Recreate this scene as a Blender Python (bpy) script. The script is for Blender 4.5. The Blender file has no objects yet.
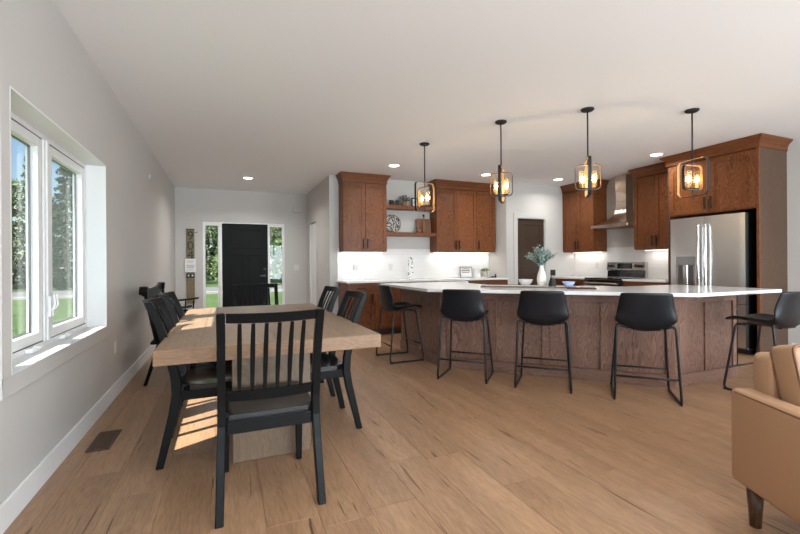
import bpy, bmesh, math, random
from mathutils import Vector, Matrix
random.seed(7)
SC = bpy.context.scene
COL = SC.collection
PI = math.pi

# ------------------------------------------------------------------ camera
CAM_H, YAW, ROLL, FPX, CY = 1.175, 0.3963, -0.0072, 416.16, 264.32
cd = bpy.data.cameras.new('camera'); cam = bpy.data.objects.new('camera', cd); COL.objects.link(cam)
F = Vector((math.sin(YAW), math.cos(YAW), 0)); R0 = Vector((math.cos(YAW), -math.sin(YAW), 0)); U0 = Vector((0, 0, 1))
R = R0 * math.cos(ROLL) + U0 * math.sin(ROLL); U = U0 * math.cos(ROLL) - R0 * math.sin(ROLL)
m = Matrix.Identity(4)
for i, v in enumerate((R, U, -F)):
    for j in range(3): m[j][i] = v[j]
m[2][3] = CAM_H
cam.matrix_world = m
cd.sensor_width = 36; cd.lens = FPX / 800 * 36; cd.shift_y = (CY - 267) / 800; cd.clip_start = 0.05; cd.clip_end = 500
SC.camera = cam

# ------------------------------------------------------------------ world, sun, added fill lights, exposure
world = bpy.data.worlds.new('world'); SC.world = world; world.use_nodes = True
wn = world.node_tree; wn.nodes.clear()
wo = wn.nodes.new('ShaderNodeOutputWorld'); bg = wn.nodes.new('ShaderNodeBackground')
sky = wn.nodes.new('ShaderNodeTexSky'); sky.sky_type = 'NISHITA'; sky.sun_disc = False
sky.sun_elevation = math.radians(44.7); sky.sun_rotation = math.radians(241); sky.air_density = 1.0; sky.dust_density = 0.6; sky.ozone_density = 1.6
bg.inputs['Strength'].default_value = 0.16
wn.links.new(sky.outputs[0], bg.inputs[0]); wn.links.new(bg.outputs[0], wo.inputs[0])

sd = bpy.data.lights.new('sun', 'SUN'); sd.energy = 14; sd.angle = math.radians(0.55); sd.color = (1.0, 0.96, 0.90)
sun = bpy.data.objects.new('sun', sd); COL.objects.link(sun)
SUN_DIR = Vector((1.0, 0.55, -1.13)).normalized()
sun.rotation_euler = SUN_DIR.to_track_quat('-Z', 'Y').to_euler()

def area(name, loc, direction, sx, sy, power, col=(1, 1, 1)):
    l = bpy.data.lights.new(name, 'AREA'); l.shape = 'RECTANGLE'; l.size = sx; l.size_y = sy; l.energy = power; l.color = col
    o = bpy.data.objects.new(name, l); COL.objects.link(o); o.location = loc
    o.rotation_euler = Vector(direction).to_track_quat('-Z', 'Z').to_euler()
    return o
# added fill lights behind the camera, tilted up to brighten room and ceiling
area('fill_rear', (1.7, -3.38, 1.35), (0, 1, 0.55), 3.4, 2.0, 330, (0.80, 0.91, 1.0))
area('fill_rear_patio', (5.2, -3.38, 1.2), (0, 1, 0.55), 1.7, 2.1, 200, (0.80, 0.91, 1.0))

vs = SC.view_settings
vs.view_transform = 'Standard'; vs.look = 'None'; vs.gamma = 1; vs.exposure = 0.24; vs.use_curve_mapping = False
SC.cycles.use_denoising = True
SC.cycles.max_bounces = 10; SC.cycles.diffuse_bounces = 6; SC.cycles.glossy_bounces = 4; SC.cycles.transparent_max_bounces = 16
SC.cycles.sample_clamp_indirect = 6

# ------------------------------------------------------------------ materials
MATS = {}
def nt(name):
    mt = bpy.data.materials.new(name); mt.use_nodes = True
    t = mt.node_tree; b = t.nodes['Principled BSDF']
    MATS[name] = mt
    return mt, t, b
def plain(name, col, rough=0.5, metal=0.0, spec=0.5, emit=None, estr=0, bump=0, bscale=60):
    mt, t, b = nt(name)
    b.inputs['Base Color'].default_value = (*col, 1); b.inputs['Roughness'].default_value = rough
    b.inputs['Metallic'].default_value = metal; b.inputs['Specular IOR Level'].default_value = spec
    if emit:
        b.inputs['Emission Color'].default_value = (*emit, 1); b.inputs['Emission Strength'].default_value = estr
    # small procedural variation of colour and relief
    n = t.nodes.new('ShaderNodeTexNoise'); n.inputs['Scale'].default_value = bscale; n.inputs['Detail'].default_value = 3
    tc = t.nodes.new('ShaderNodeTexCoord'); t.links.new(tc.outputs['Object'], n.inputs['Vector'])
    if bump:
        bp = t.nodes.new('ShaderNodeBump'); bp.inputs['Strength'].default_value = bump; bp.inputs['Distance'].default_value = 0.002
        t.links.new(n.outputs['Fac'], bp.inputs['Height']); t.links.new(bp.outputs['Normal'], b.inputs['Normal'])
    mr = t.nodes.new('ShaderNodeMapRange'); mr.inputs['To Min'].default_value = max(0, rough - 0.04); mr.inputs['To Max'].default_value = min(1, rough + 0.04)
    t.links.new(n.outputs['Fac'], mr.inputs['Value']); t.links.new(mr.outputs[0], b.inputs['Roughness'])
    return mt
def ramp(t, stops):
    r = t.nodes.new('ShaderNodeValToRGB'); e = r.color_ramp.elements
    while len(e) < len(stops): e.new(0.5)
    for el, (p, c) in zip(e, stops): el.position = p; el.color = (*c, 1)
    return r
def wood(name, dark, mid, light, axis='Z', scale=1.0, rough=0.4, line=0.5, spec=0.5, rand=0.12, streak=0.0, coat=0.0):
    """grain = contour lines of a noise stretched along the grain"""
    mt, t, b = nt(name); L = t.links
    tc = t.nodes.new('ShaderNodeTexCoord'); oi = t.nodes.new('ShaderNodeObjectInfo')
    mul = t.nodes.new('ShaderNodeVectorMath'); mul.operation = 'SCALE'; mul.inputs[0].default_value = (13.1, 7.7, 5.3)
    L.new(oi.outputs['Random'], mul.inputs['Scale'])
    add = t.nodes.new('ShaderNodeVectorMath'); add.operation = 'ADD'; L.new(tc.outputs['Object'], add.inputs[0]); L.new(mul.outputs[0], add.inputs[1])
    mp = t.nodes.new('ShaderNodeMapping'); L.new(add.outputs[0], mp.inputs['Vector'])
    k = {'X': (0.16, 1, 1), 'Y': (1, 0.13, 1), 'Z': (1, 1, 0.16)}[axis]
    mp.inputs['Scale'].default_value = [x * scale for x in k]
    n1 = t.nodes.new('ShaderNodeTexNoise'); n1.inputs['Scale'].default_value = 3.2; n1.inputs['Detail'].default_value = 2.5; n1.inputs['Distortion'].default_value = 0.4
    L.new(mp.outputs[0], n1.inputs['Vector'])
    m1 = t.nodes.new('ShaderNodeMath'); m1.operation = 'MULTIPLY'; m1.inputs[1].default_value = 26; L.new(n1.outputs['Fac'], m1.inputs[0])
    m2 = t.nodes.new('ShaderNodeMath'); m2.operation = 'FRACT'; L.new(m1.outputs[0], m2.inputs[0])
    n2 = t.nodes.new('ShaderNodeTexNoise'); n2.inputs['Scale'].default_value = 70; n2.inputs['Detail'].default_value = 3; L.new(mp.outputs[0], n2.inputs['Vector'])
    rg = ramp(t, [(0, light), (0.55, mid), (0.9, dark), (1, light)]); L.new(m2.outputs[0], rg.inputs[0])
    rb = ramp(t, [(0.3, mid), (0.7, light)]); L.new(n1.outputs['Fac'], rb.inputs[0])
    mx = t.nodes.new('ShaderNodeMixRGB'); mx.inputs[0].default_value = line; L.new(rb.outputs[0], mx.inputs[1]); L.new(rg.outputs[0], mx.inputs[2])
    rf = ramp(t, [(0.35, (0.72, 0.72, 0.72)), (0.6, (1.1, 1.1, 1.1))]); L.new(n2.outputs['Fac'], rf.inputs[0])
    m3 = t.nodes.new('ShaderNodeMixRGB'); m3.blend_type = 'MULTIPLY'; m3.inputs[0].default_value = 0.55; L.new(mx.outputs[0], m3.inputs[1]); L.new(rf.outputs[0], m3.inputs[2])
    col = m3.outputs[0]
    if streak:
        mp2 = t.nodes.new('ShaderNodeMapping'); L.new(add.outputs[0], mp2.inputs['Vector'])
        mp2.inputs['Scale'].default_value = {'Y': (46, 2.6, 1), 'X': (2.1, 17, 1), 'Z': (17, 17, 2.1)}[axis]
        n3 = t.nodes.new('ShaderNodeTexNoise'); n3.inputs['Scale'].default_value = 1.0; n3.inputs['Detail'].default_value = 2; n3.inputs['Distortion'].default_value = 0.3; L.new(mp2.outputs[0], n3.inputs['Vector'])
        r3 = ramp(t, [(0.66, (0, 0, 0)), (0.72, (1, 1, 1))]); L.new(n3.outputs['Fac'], r3.inputs[0])
        s3 = t.nodes.new('ShaderNodeMath'); s3.operation = 'MULTIPLY'; s3.inputs[1].default_value = streak; L.new(r3.outputs[0], s3.inputs[0])
        m4 = t.nodes.new('ShaderNodeMixRGB'); L.new(s3.outputs[0], m4.inputs[0]); L.new(col, m4.inputs[1]); m4.inputs[2].default_value = (dark[0] * 0.46, dark[1] * 0.40, dark[2] * 0.34, 1)
        # broad soft tone drifts along the board
        mp4 = t.nodes.new('ShaderNodeMapping'); L.new(add.outputs[0], mp4.inputs['Vector']); mp4.inputs['Scale'].default_value = (9, 0.7, 1)
        n4 = t.nodes.new('ShaderNodeTexNoise'); n4.inputs['Scale'].default_value = 1.0; n4.inputs['Detail'].default_value = 4; L.new(mp4.outputs[0], n4.inputs['Vector'])
        r4 = ramp(t, [(0.3, (0.78, 0.76, 0.74)), (0.7, (1.12, 1.12, 1.12))]); L.new(n4.outputs['Fac'], r4.inputs[0])
        m5 = t.nodes.new('ShaderNodeMixRGB'); m5.blend_type = 'MULTIPLY'; m5.inputs[0].default_value = 0.9; L.new(m4.outputs[0], m5.inputs[1]); L.new(r4.outputs[0], m5.inputs[2])
        col = m5.outputs[0]
    hs = t.nodes.new('ShaderNodeHueSaturation'); L.new(col, hs.inputs['Color'])
    mr = t.nodes.new('ShaderNodeMapRange'); mr.inputs['To Min'].default_value = 1 - rand; mr.inputs['To Max'].default_value = 1 + rand
    L.new(oi.outputs['Random'], mr.inputs['Value']); L.new(mr.outputs[0], hs.inputs['Value'])
    L.new(hs.outputs[0], b.inputs['Base Color'])
    b.inputs['Roughness'].default_value = rough; b.inputs['Specular IOR Level'].default_value = spec
    b.inputs['Coat Weight'].default_value = coat; b.inputs['Coat Roughness'].default_value = 0.25
    bp = t.nodes.new('ShaderNodeBump'); bp.inputs['Strength'].default_value = 0.12; bp.inputs['Distance'].default_value = 0.001
    L.new(n2.outputs['Fac'], bp.inputs['Height']); L.new(bp.outputs[0], b.inputs['Normal'])
    return mt

plain('wall_paint', (0.545, 0.525, 0.50), 0.85, spec=0.2, bump=0.08, bscale=180)
plain('ceiling_paint', (0.87, 0.87, 0.87), 0.9, spec=0.2, bump=0.1, bscale=220)
plain('white_trim', (0.80, 0.80, 0.79), 0.45)
plain('white_vinyl', (0.74, 0.74, 0.735), 0.35)
plain('gasket', (0.05, 0.05, 0.055), 0.6)
plain('black_paint', (0.006, 0.0063, 0.0066), 0.36, spec=0.13)
plain('door_black', (0.006, 0.0065, 0.006), 0.5, spec=0.12)
plain('seat_paint', (0.008, 0.0085, 0.010), 0.17, spec=0.55)
plain('black_metal', (0.012, 0.012, 0.013), 0.4, spec=0.5)
plain('bronze_handle', (0.022, 0.018, 0.016), 0.38, metal=0.6)
plain('stool_leather', (0.006, 0.007, 0.010), 0.38, spec=0.35, bump=0.25, bscale=140)
plain('stool_metal', (0.02, 0.021, 0.024), 0.34, metal=0.5)
plain('rubber', (0.01, 0.01, 0.01), 0.8)
plain('quartz', (0.80, 0.795, 0.785), 0.13, spec=0.6)
plain('steel', (0.60, 0.60, 0.60), 0.26, metal=1.0)
plain('steel_dark', (0.22, 0.22, 0.225), 0.3, metal=1.0)
plain('chrome', (0.8, 0.8, 0.8), 0.12, metal=1.0)
plain('glass_black', (0.006, 0.006, 0.007), 0.06, spec=0.7)
plain('black_plastic', (0.012, 0.012, 0.012), 0.5)
plain('grey_plastic', (0.25, 0.25, 0.26), 0.4)
plain('white_ceramic', (0.82, 0.81, 0.79), 0.3)
plain('ribbed_ceramic', (0.78, 0.77, 0.75), 0.55)
plain('blue_ceramic', (0.42, 0.52, 0.78), 0.35)
plain('tan_leather', (0.40, 0.235, 0.135), 0.45, bump=0.3, bscale=120)
plain('piping_leather', (0.17, 0.075, 0.03), 0.45)
plain('lamp_glow', (1, 0.9, 0.75), 0.5, emit=(1.0, 0.86, 0.66), estr=9)
plain('bulb_glow', (1, 0.8, 0.5), 0.5, emit=(1.0, 0.74, 0.40), estr=26)
plain('led_glow', (1, 0.95, 0.85), 0.5, emit=(1.0, 0.93, 0.82), estr=5)
plain('candle_sleeve', (0.62, 0.40, 0.2), 0.5)
plain('pendant_iron', (0.03, 0.03, 0.032), 0.5, metal=0.5)
plain('paper_white', (0.78, 0.77, 0.75), 0.7)
plain('ink', (0.03, 0.03, 0.03), 0.7)
plain('red_paper', (0.5, 0.03, 0.03), 0.6)
plain('terracotta_grey', (0.45, 0.40, 0.33), 0.8)
plain('maroon_cover', (0.06, 0.014, 0.012), 0.6)
plain('switch_white', (0.62, 0.61, 0.59), 0.45)
plain('vent_brown', (0.10, 0.06, 0.038), 0.5, metal=0.3)
plain('vent_dark', (0.02, 0.013, 0.009), 0.7)
plain('hinge_gold', (0.45, 0.28, 0.12), 0.35, metal=0.9)
plain('asphalt', (0.14, 0.14, 0.145), 0.9, bump=0.3)
plain('concrete', (0.30, 0.29, 0.275), 0.9, bump=0.2)
plain('bark', (0.10, 0.075, 0.055), 0.9, bump=0.5, bscale=12)
plain('siding', (0.5, 0.5, 0.5), 0.7)
plain('logo_grey', (0.75, 0.75, 0.76), 0.4, metal=0.5)

wood('cabinet_wood', (0.050, 0.014, 0.0045), (0.150, 0.046, 0.0130), (0.245, 0.084, 0.026), 'Z', 2.2, 0.4, 0.75, rand=0.10, spec=0.3)
wood('cabinet_wood_x', (0.062, 0.018, 0.006), (0.140, 0.043, 0.0125), (0.195, 0.064, 0.020), 'X', 2.2, 0.4, 0.5, rand=0.06, spec=0.3)
wood('cabinet_wood_y', (0.062, 0.018, 0.006), (0.140, 0.043, 0.0125), (0.195, 0.064, 0.020), 'Y', 2.2, 0.4, 0.5, rand=0.06, spec=0.3)
wood('island_wood', (0.060, 0.027, 0.017), (0.180, 0.094, 0.066), (0.29, 0.168, 0.125), 'Z', 2.4, 0.36, 0.7, rand=0.08)  # cabinet oak; window-light sheen is put into this cooler, paler colour
wood('island_wood_sheen_x', (0.060, 0.027, 0.017), (0.180, 0.094, 0.066), (0.26, 0.150, 0.112), 'X', 2.2, 0.4, 0.5, rand=0.05)
wood('panel_wood_sheen', (0.030, 0.015, 0.0085), (0.080, 0.042, 0.024), (0.115, 0.064, 0.038), 'Z', 2.2, 0.42, 0.5, rand=0.04)  # brown oak panel with a greyish daylight sheen put into its colour
wood('pantry_wood', (0.018, 0.010, 0.006), (0.042, 0.023, 0.014), (0.06, 0.034, 0.021), 'Z', 2.2, 0.4, 0.45, rand=0.04)
wood('table_wood', (0.20, 0.125, 0.072), (0.275, 0.185, 0.117), (0.33, 0.228, 0.148), 'Y', 1.6, 0.42, 0.30, rand=0.05)
wood('table_edge', (0.12, 0.058, 0.026), (0.20, 0.108, 0.053), (0.26, 0.15, 0.078), 'X', 2.4, 0.45, 0.45, rand=0.03)
wood('table_edge_y', (0.12, 0.058, 0.026), (0.20, 0.108, 0.053), (0.26, 0.15, 0.078), 'Y', 2.4, 0.45, 0.45, rand=0.03)
wood('table_base', (0.10, 0.062, 0.038), (0.165, 0.108, 0.066), (0.21, 0.142, 0.09), 'Z', 2.4, 0.5, 0.45, rand=0.03)
wood('floor_wood', (0.218, 0.117, 0.063), (0.328, 0.191, 0.108), (0.395, 0.240, 0.138), 'Y', 1.3, 0.36, 0.22, rand=0.09, streak=0.9, spec=0.42)
wood('leg_wood', (0.03, 0.012, 0.006), (0.075, 0.034, 0.017), (0.1, 0.05, 0.025), 'Z', 2, 0.4)
wood('board_wood', (0.09, 0.065, 0.028), (0.17, 0.13, 0.06), (0.23, 0.18, 0.09), 'Z', 2.5, 0.6)
wood('cutting_wood', (0.10, 0.04, 0.018), (0.2, 0.085, 0.04), (0.27, 0.12, 0.06), 'Z', 3, 0.5)
wood('pendant_wood', (0.16, 0.08, 0.03), (0.36, 0.20, 0.09), (0.46, 0.27, 0.13), 'Z', 6, 0.4)
wood('tray_wood', (0.06, 0.045, 0.035), (0.15, 0.115, 0.09), (0.2, 0.16, 0.13), 'X', 3, 0.5)

def brushed(name, col, rough, axis):
    mt, t, b = nt(name); L = t.links
    b.inputs['Base Color'].default_value = (*col, 1); b.inputs['Metallic'].default_value = 1
    tc = t.nodes.new('ShaderNodeTexCoord'); mp = t.nodes.new('ShaderNodeMapping'); L.new(tc.outputs['Object'], mp.inputs[0])
    mp.inputs['Scale'].default_value = {'Z': (400, 400, 4), 'X': (4, 400, 400)}[axis]
    n = t.nodes.new('ShaderNodeTexNoise'); n.inputs['Scale'].default_value = 1; n.inputs['Detail'].default_value = 2; L.new(mp.outputs[0], n.inputs['Vector'])
    mr = t.nodes.new('ShaderNodeMapRange'); mr.inputs['To Min'].default_value = rough - 0.06; mr.inputs['To Max'].default_value = rough + 0.08
    L.new(n.outputs['Fac'], mr.inputs[0]); L.new(mr.outputs[0], b.inputs['Roughness'])
    # gentle waviness of the sheet
    n2 = t.nodes.new('ShaderNodeTexNoise'); n2.inputs['Scale'].default_value = 2.2; L.new(tc.outputs['Object'], n2.inputs['Vector'])
    bp = t.nodes.new('ShaderNodeBump'); bp.inputs['Strength'].default_value = 0.25; bp.inputs['Distance'].default_value = 0.02; L.new(n2.outputs['Fac'], bp.inputs['Height']); L.new(bp.outputs[0], b.inputs['Normal'])
    return mt
brushed('fridge_steel', (0.74, 0.745, 0.75), 0.30, 'Z')
brushed('steel_warm_reflection', (0.60, 0.49, 0.40), 0.27, 'X')  # warm tint paints the oak cabinets' reflection into the steel

def glass_mat(name, tint, gloss=0.06, translucent=0.0):
    mt, t, b = nt(name); L = t.links
    t.nodes.remove(b); out = [n for n in t.nodes if n.type == 'OUTPUT_MATERIAL'][0]
    tr = t.nodes.new('ShaderNodeBsdfTransparent'); tr.inputs[0].default_value = (*tint, 1)
    gl = t.nodes.new('ShaderNodeBsdfGlossy'); gl.inputs['Roughness'].default_value = 0.02
    lw = t.nodes.new('ShaderNodeLayerWeight'); lw.inputs[0].default_value = 0.5
    pw = t.nodes.new('ShaderNodeMath'); pw.operation = 'POWER'; pw.inputs[1].default_value = 5; L.new(lw.outputs['Facing'], pw.inputs[0])
    fr = t.nodes.new('ShaderNodeMath'); fr.operation = 'MULTIPLY_ADD'; fr.inputs[1].default_value = 0.5; fr.inputs[2].default_value = 0.02; L.new(pw.outputs[0], fr.inputs[0])
    mx = t.nodes.new('ShaderNodeMixShader'); L.new(fr.outputs[0], mx.inputs[0]); L.new(tr.outputs[0], mx.inputs[1]); L.new(gl.outputs[0], mx.inputs[2])
    last = mx
    if translucent:
        tl = t.nodes.new('ShaderNodeBsdfTranslucent'); tl.inputs[0].default_value = (*tint, 1)
        m2 = t.nodes.new('ShaderNodeMixShader'); m2.inputs[0].default_value = translucent; L.new(mx.outputs[0], m2.inputs[1]); L.new(tl.outputs[0], m2.inputs[2]); last = m2
    L.new(last.outputs[0], out.inputs[0])
    return mt
glass_mat('window_glass', (0.96, 0.98, 0.97))
glass_mat('amber_glass', (1.0, 0.93, 0.80), translucent=0.05)

def leaf_mat(name, c1, c2, sc=0.6):
    mt, t, b = nt(name); L = t.links
    tc = t.nodes.new('ShaderNodeTexCoord'); n = t.nodes.new('ShaderNodeTexNoise'); n.inputs['Scale'].default_value = sc; n.inputs['Detail'].default_value = 6
    L.new(tc.outputs['Object'], n.inputs['Vector']); r = ramp(t, [(0.35, c1), (0.65, c2)]); L.new(n.outputs['Fac'], r.inputs[0]); L.new(r.outputs[0], b.inputs['Base Color'])
    b.inputs['Roughness'].default_value = 0.6
    return mt
leaf_mat('tree_leaf', (0.05, 0.09, 0.025), (0.14, 0.20, 0.065), 2.0)
leaf_mat('tree_leaf_pine', (0.06, 0.10, 0.05), (0.15, 0.20, 0.10), 2.0)
leaf_mat('grass', (0.055, 0.095, 0.022), (0.085, 0.135, 0.038), 0.8)
leaf_mat('eucalyptus', (0.20, 0.30, 0.28), (0.42, 0.52, 0.49), 30)
leaf_mat('shelf_leaf', (0.03, 0.05, 0.025), (0.10, 0.13, 0.07), 30)
leaf_mat('succulent', (0.12, 0.19, 0.04), (0.26, 0.32, 0.1), 30)

def tile_mat():
    mt, t, b = nt('subway_tile'); L = t.links
    tc = t.nodes.new('ShaderNodeTexCoord'); mp = t.nodes.new('ShaderNodeMapping'); L.new(tc.outputs['Object'], mp.inputs[0])
    mp.inputs['Rotation'].default_value = (-PI / 2, 0, 0)
    br = t.nodes.new('ShaderNodeTexBrick'); br.inputs['Scale'].default_value = 1.0
    br.inputs['Brick Width'].default_value = 0.305; br.inputs['Row Height'].default_value = 0.076; br.inputs['Mortar Size'].default_value = 0.0022; br.inputs['Mortar Smooth'].default_value = 0.2
    br.inputs['Color1'].default_value = (0.76, 0.75, 0.735, 1); br.inputs['Color2'].default_value = (0.80, 0.79, 0.78, 1); br.inputs['Mortar'].default_value = (0.70, 0.69, 0.675, 1)
    L.new(mp.outputs[0], br.inputs['Vector']); L.new(br.outputs['Color'], b.inputs['Base Color'])
    bp = t.nodes.new('ShaderNodeBump'); bp.inputs['Strength'].default_value = 0.4; bp.inputs['Distance'].default_value = 0.002; bp.invert = True
    L.new(br.outputs['Fac'], bp.inputs['Height']); L.new(bp.outputs[0], b.inputs['Normal']); b.inputs['Roughness'].default_value = 0.18
tile_mat()

def plate_mat():
    mt, t, b = nt('patterned_plate'); L = t.links
    tc = t.nodes.new('ShaderNodeTexCoord'); mp = t.nodes.new('ShaderNodeMapping'); L.new(tc.outputs['Object'], mp.inputs[0])
    mp.inputs['Scale'].default_value = (1, 1, 1)
    v = t.nodes.new('ShaderNodeTexVoronoi'); v.inputs['Scale'].default_value = 34; L.new(mp.outputs[0], v.inputs['Vector'])
    r = ramp(t, [(0.48, (0.03, 0.03, 0.035)), (0.56, (0.45, 0.42, 0.37))]); L.new(v.outputs['Distance'], r.inputs[0]); L.new(r.outputs[0], b.inputs['Base Color'])
plate_mat()
def cloth_mat():
    mt, t, b = nt('blue_print_cloth'); L = t.links
    tc = t.nodes.new('ShaderNodeTexCoord'); n = t.nodes.new('ShaderNodeTexNoise'); n.inputs['Scale'].default_value = 14; n.inputs['Distortion'].default_value = 1.5
    L.new(tc.outputs['Object'], n.inputs['Vector']); r = ramp(t, [(0.5, (0.72, 0.72, 0.74)), (0.56, (0.06, 0.10, 0.32))]); L.new(n.outputs['Fac'], r.inputs[0]); L.new(r.outputs[0], b.inputs['Base Color'])
    b.inputs['Roughness'].default_value = 0.8
cloth_mat()

# ------------------------------------------------------------------ mesh helpers
class MB:
    def __init__(self, off=(0, 0, 0)): self.v = []; self.f = []; self.o = Vector(off)
    def add(self, vs, fs, mtx=None):
        n = len(self.v)
        for p in vs:
            p = Vector(p)
            if mtx: p = mtx @ p
            self.v.append(p - self.o)
        self.f += [[i + n for i in f] for f in fs]; return self
    def box(self, x0, x1, y0, y1, z0, z1, mtx=None):
        return self.add([(x0, y0, z0), (x1, y0, z0), (x1, y1, z0), (x0, y1, z0), (x0, y0, z1), (x1, y0, z1), (x1, y1, z1), (x0, y1, z1)],
                        [(0, 3, 2, 1), (4, 5, 6, 7), (0, 1, 5, 4), (1, 2, 6, 5), (2, 3, 7, 6), (3, 0, 4, 7)], mtx)
    def prism(self, poly, z0, z1, mtx=None):
        n = len(poly)
        a = sum(poly[i][0] * poly[(i + 1) % n][1] - poly[(i + 1) % n][0] * poly[i][1] for i in range(n))
        if a < 0: poly = poly[::-1]
        vs = [(x, y, z0) for x, y in poly] + [(x, y, z1) for x, y in poly]
        fs = [list(range(n))[::-1], list(range(n, 2 * n))] + [[i, (i + 1) % n, n + (i + 1) % n, n + i] for i in range(n)]
        return self.add(vs, fs, mtx)
    def loft(self, rings, closed=True, caps=True):
        """rings: list of equal-length loops of points"""
        k = len(rings[0]); vs = [p for r in rings for p in r]; fs = []
        for i in range(len(rings) - 1):
            for j in range(k if closed else k - 1):
                a = i * k + j; b_ = i * k + (j + 1) % k
                fs.append([a, b_, b_ + k, a + k])
        if caps and closed: fs += [list(range(k))[::-1], [len(vs) - k + j for j in range(k)]]
        return self.add(vs, fs)
    def lathe(self, prof, seg=20, c=(0, 0, 0)):
        rings = [[(c[0] + r * math.cos(2 * PI * j / seg), c[1] + r * math.sin(2 * PI * j / seg), c[2] + z) for j in range(seg)] for r, z in prof]
        return self.loft(rings)
    def tube(self, pts, r, seg=8, closed=False, fillet=0.0, fseg=5, radii=None):
        P = [Vector(p) for p in pts]
        if fillet:
            Q = []; n = len(P)
            for i, p in enumerate(P):
                if not closed and i in (0, n - 1): Q.append(p); continue
                a = P[i - 1]; b = P[(i + 1) % n]
                d1 = (a - p); d2 = (b - p); l = min(fillet, d1.length * 0.49, d2.length * 0.49)
                s, e = p + d1.normalized() * l, p + d2.normalized() * l
                for k in range(fseg + 1):
                    t_ = k / fseg; Q.append(s * (1 - t_) ** 2 + p * 2 * t_ * (1 - t_) + e * t_ ** 2)
            P = Q
        n = len(P); rings = []; up = None
        for i, p in enumerate(P):
            if closed: d = (P[(i + 1) % n] - P[i - 1])
            else: d = (P[min(i + 1, n - 1)] - P[max(i - 1, 0)])
            d.normalize()
            if up is None:
                up = Vector((0, 0, 1)) if abs(d.z) < 0.9 else Vector((1, 0, 0))
            s = d.cross(up).normalized(); up = s.cross(d).normalized()
            rr = radii[i] if radii else r
            rings.append([tuple(p + (s * math.cos(2 * PI * j / seg) + up * math.sin(2 * PI * j / seg)) * rr) for j in range(seg)])
        if closed:
            rings.append(rings[0]); return self.loft(rings, caps=False)
        return self.loft(rings)
    def obj(self, name, mat, parent=None, loc=(0, 0, 0), rot=(0, 0, 0), bevel=0, seg=1, smooth=False, weld=True):
        me = bpy.data.meshes.new(name); me.from_pydata([tuple(v) for v in self.v], [], self.f)
        bm = bmesh.new(); bm.from_mesh(me)
        if weld: bmesh.ops.remove_doubles(bm, verts=bm.verts, dist=1e-6)
        if bevel:
            es = [e for e in bm.edges if len(e.link_faces) == 2 and e.calc_face_angle(0) > 0.5]
            bmesh.ops.bevel(bm, geom=es, offset=bevel, segments=seg, affect='EDGES', profile=0.5, clamp_overlap=True)
        bmesh.ops.recalc_face_normals(bm, faces=bm.faces)
        bm.to_mesh(me); bm.free()
        me.materials.append(MATS[mat] if isinstance(mat, str) else mat)
        if smooth:
            for p in me.polygons: p.use_smooth = True
        o = bpy.data.objects.new(name, me); COL.objects.link(o)
        o.location = loc; o.rotation_euler = rot
        if parent: o.parent = parent
        return o
def smooth_angle(o, ang=0.6):
    md = o.data
    for p in md.polygons: p.use_smooth = True
    bm = bmesh.new(); bm.from_mesh(md)
    for e in bm.edges:
        if len(e.link_faces) == 2 and e.calc_face_angle(0) > ang: e.smooth = False
    bm.to_mesh(md); bm.free(); return o
def tag(o, label=None, cat=None, group=None, kind=None):
    if label: o['label'] = label
    if cat: o['category'] = cat
    if group: o['group'] = group
    if kind: o['kind'] = kind
    return o
def thing(name, label, cat, loc=(0, 0, 0), rz=0, group=None):
    o = bpy.data.objects.new(name, None); COL.objects.link(o); o.empty_display_size = 0.1
    o.location = loc; o.rotation_euler = (0, 0, rz)
    return tag(o, label, cat, group)
def copy_tree(o, parent=None):
    c = o.copy(); COL.objects.link(c); c.parent = parent
    for ch in list(o.children): copy_tree(ch, c)
    return c
def struct(name, mb, mat, label, cat, **kw):
    return tag(mb.obj(name, mat, **kw), label, cat, kind='structure')
def text_mesh(name, body, size, mat, parent, loc, rot, depth=0.0006, align='CENTER'):
    cu = bpy.data.curves.new(name, 'FONT'); cu.body = body; cu.size = size; cu.extrude = depth; cu.align_x = align; cu.align_y = 'CENTER'
    tmp = bpy.data.objects.new(name + '_tmp', cu); COL.objects.link(tmp)
    dg = bpy.context.evaluated_depsgraph_get(); me = bpy.data.meshes.new_from_object(tmp.evaluated_get(dg))
    bpy.data.objects.remove(tmp); me.materials.clear(); me.materials.append(MATS[mat])
    o = bpy.data.objects.new(name, me); COL.objects.link(o); o.location = loc; o.rotation_euler = rot; o.parent = parent
    return o

# ------------------------------------------------------------------ the room shell
XL, XR, YF, YK, YP, XH, YB, H = -0.926, 6.68, 9.34, 7.14, 6.55, 1.665, -3.5, 2.74
T = 0.2
WY0, WY1, WZ0, WZ1 = 2.462, 4.13, 0.672, 2.014      # dining window opening
b = MB().box(XL - T, XL, YB, WY0, 0, H).box(XL - T, XL, WY1, YF + T, 0, H).box(XL - T, XL, WY0, WY1, 0, WZ0).box(XL - T, XL, WY0, WY1, WZ1, H)
wall_left = struct('wall_left', b, 'wall_paint', 'long grey wall with the dining window', 'wall')
DX0, DX1 = -0.43, 1.18                                # entry door unit opening
b = MB().box(XL, DX0, YF, YF + T, 0, H).box(DX1, XH + 0.13, YF, YF + T, 0, H).box(DX0, DX1, YF, YF + T, 2.07, H)
wall_entry = struct('wall_entry', b, 'wall_paint', 'grey wall around the black front door', 'wall')
HY0, HY1 = 8.25, 8.98
b = MB().box(XH, XH + 0.13, YK, HY0, 0, H).box(XH, XH + 0.13, HY1, YF, 0, H).box(XH, XH + 0.13, HY0, HY1, 2.05, H)
struct('wall_hall', b, 'wall_paint', 'grey wall beside the entry, running back to the kitchen corner', 'wall')
wall_kitchen = struct('wall_kitchen', MB().box(XH + 0.13, 4.95, YK, YK + 0.13, 0, H), 'wall_paint', 'grey kitchen wall behind sink and open shelves', 'wall')
PX0, PX1 = 5.2, 5.9
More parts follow.
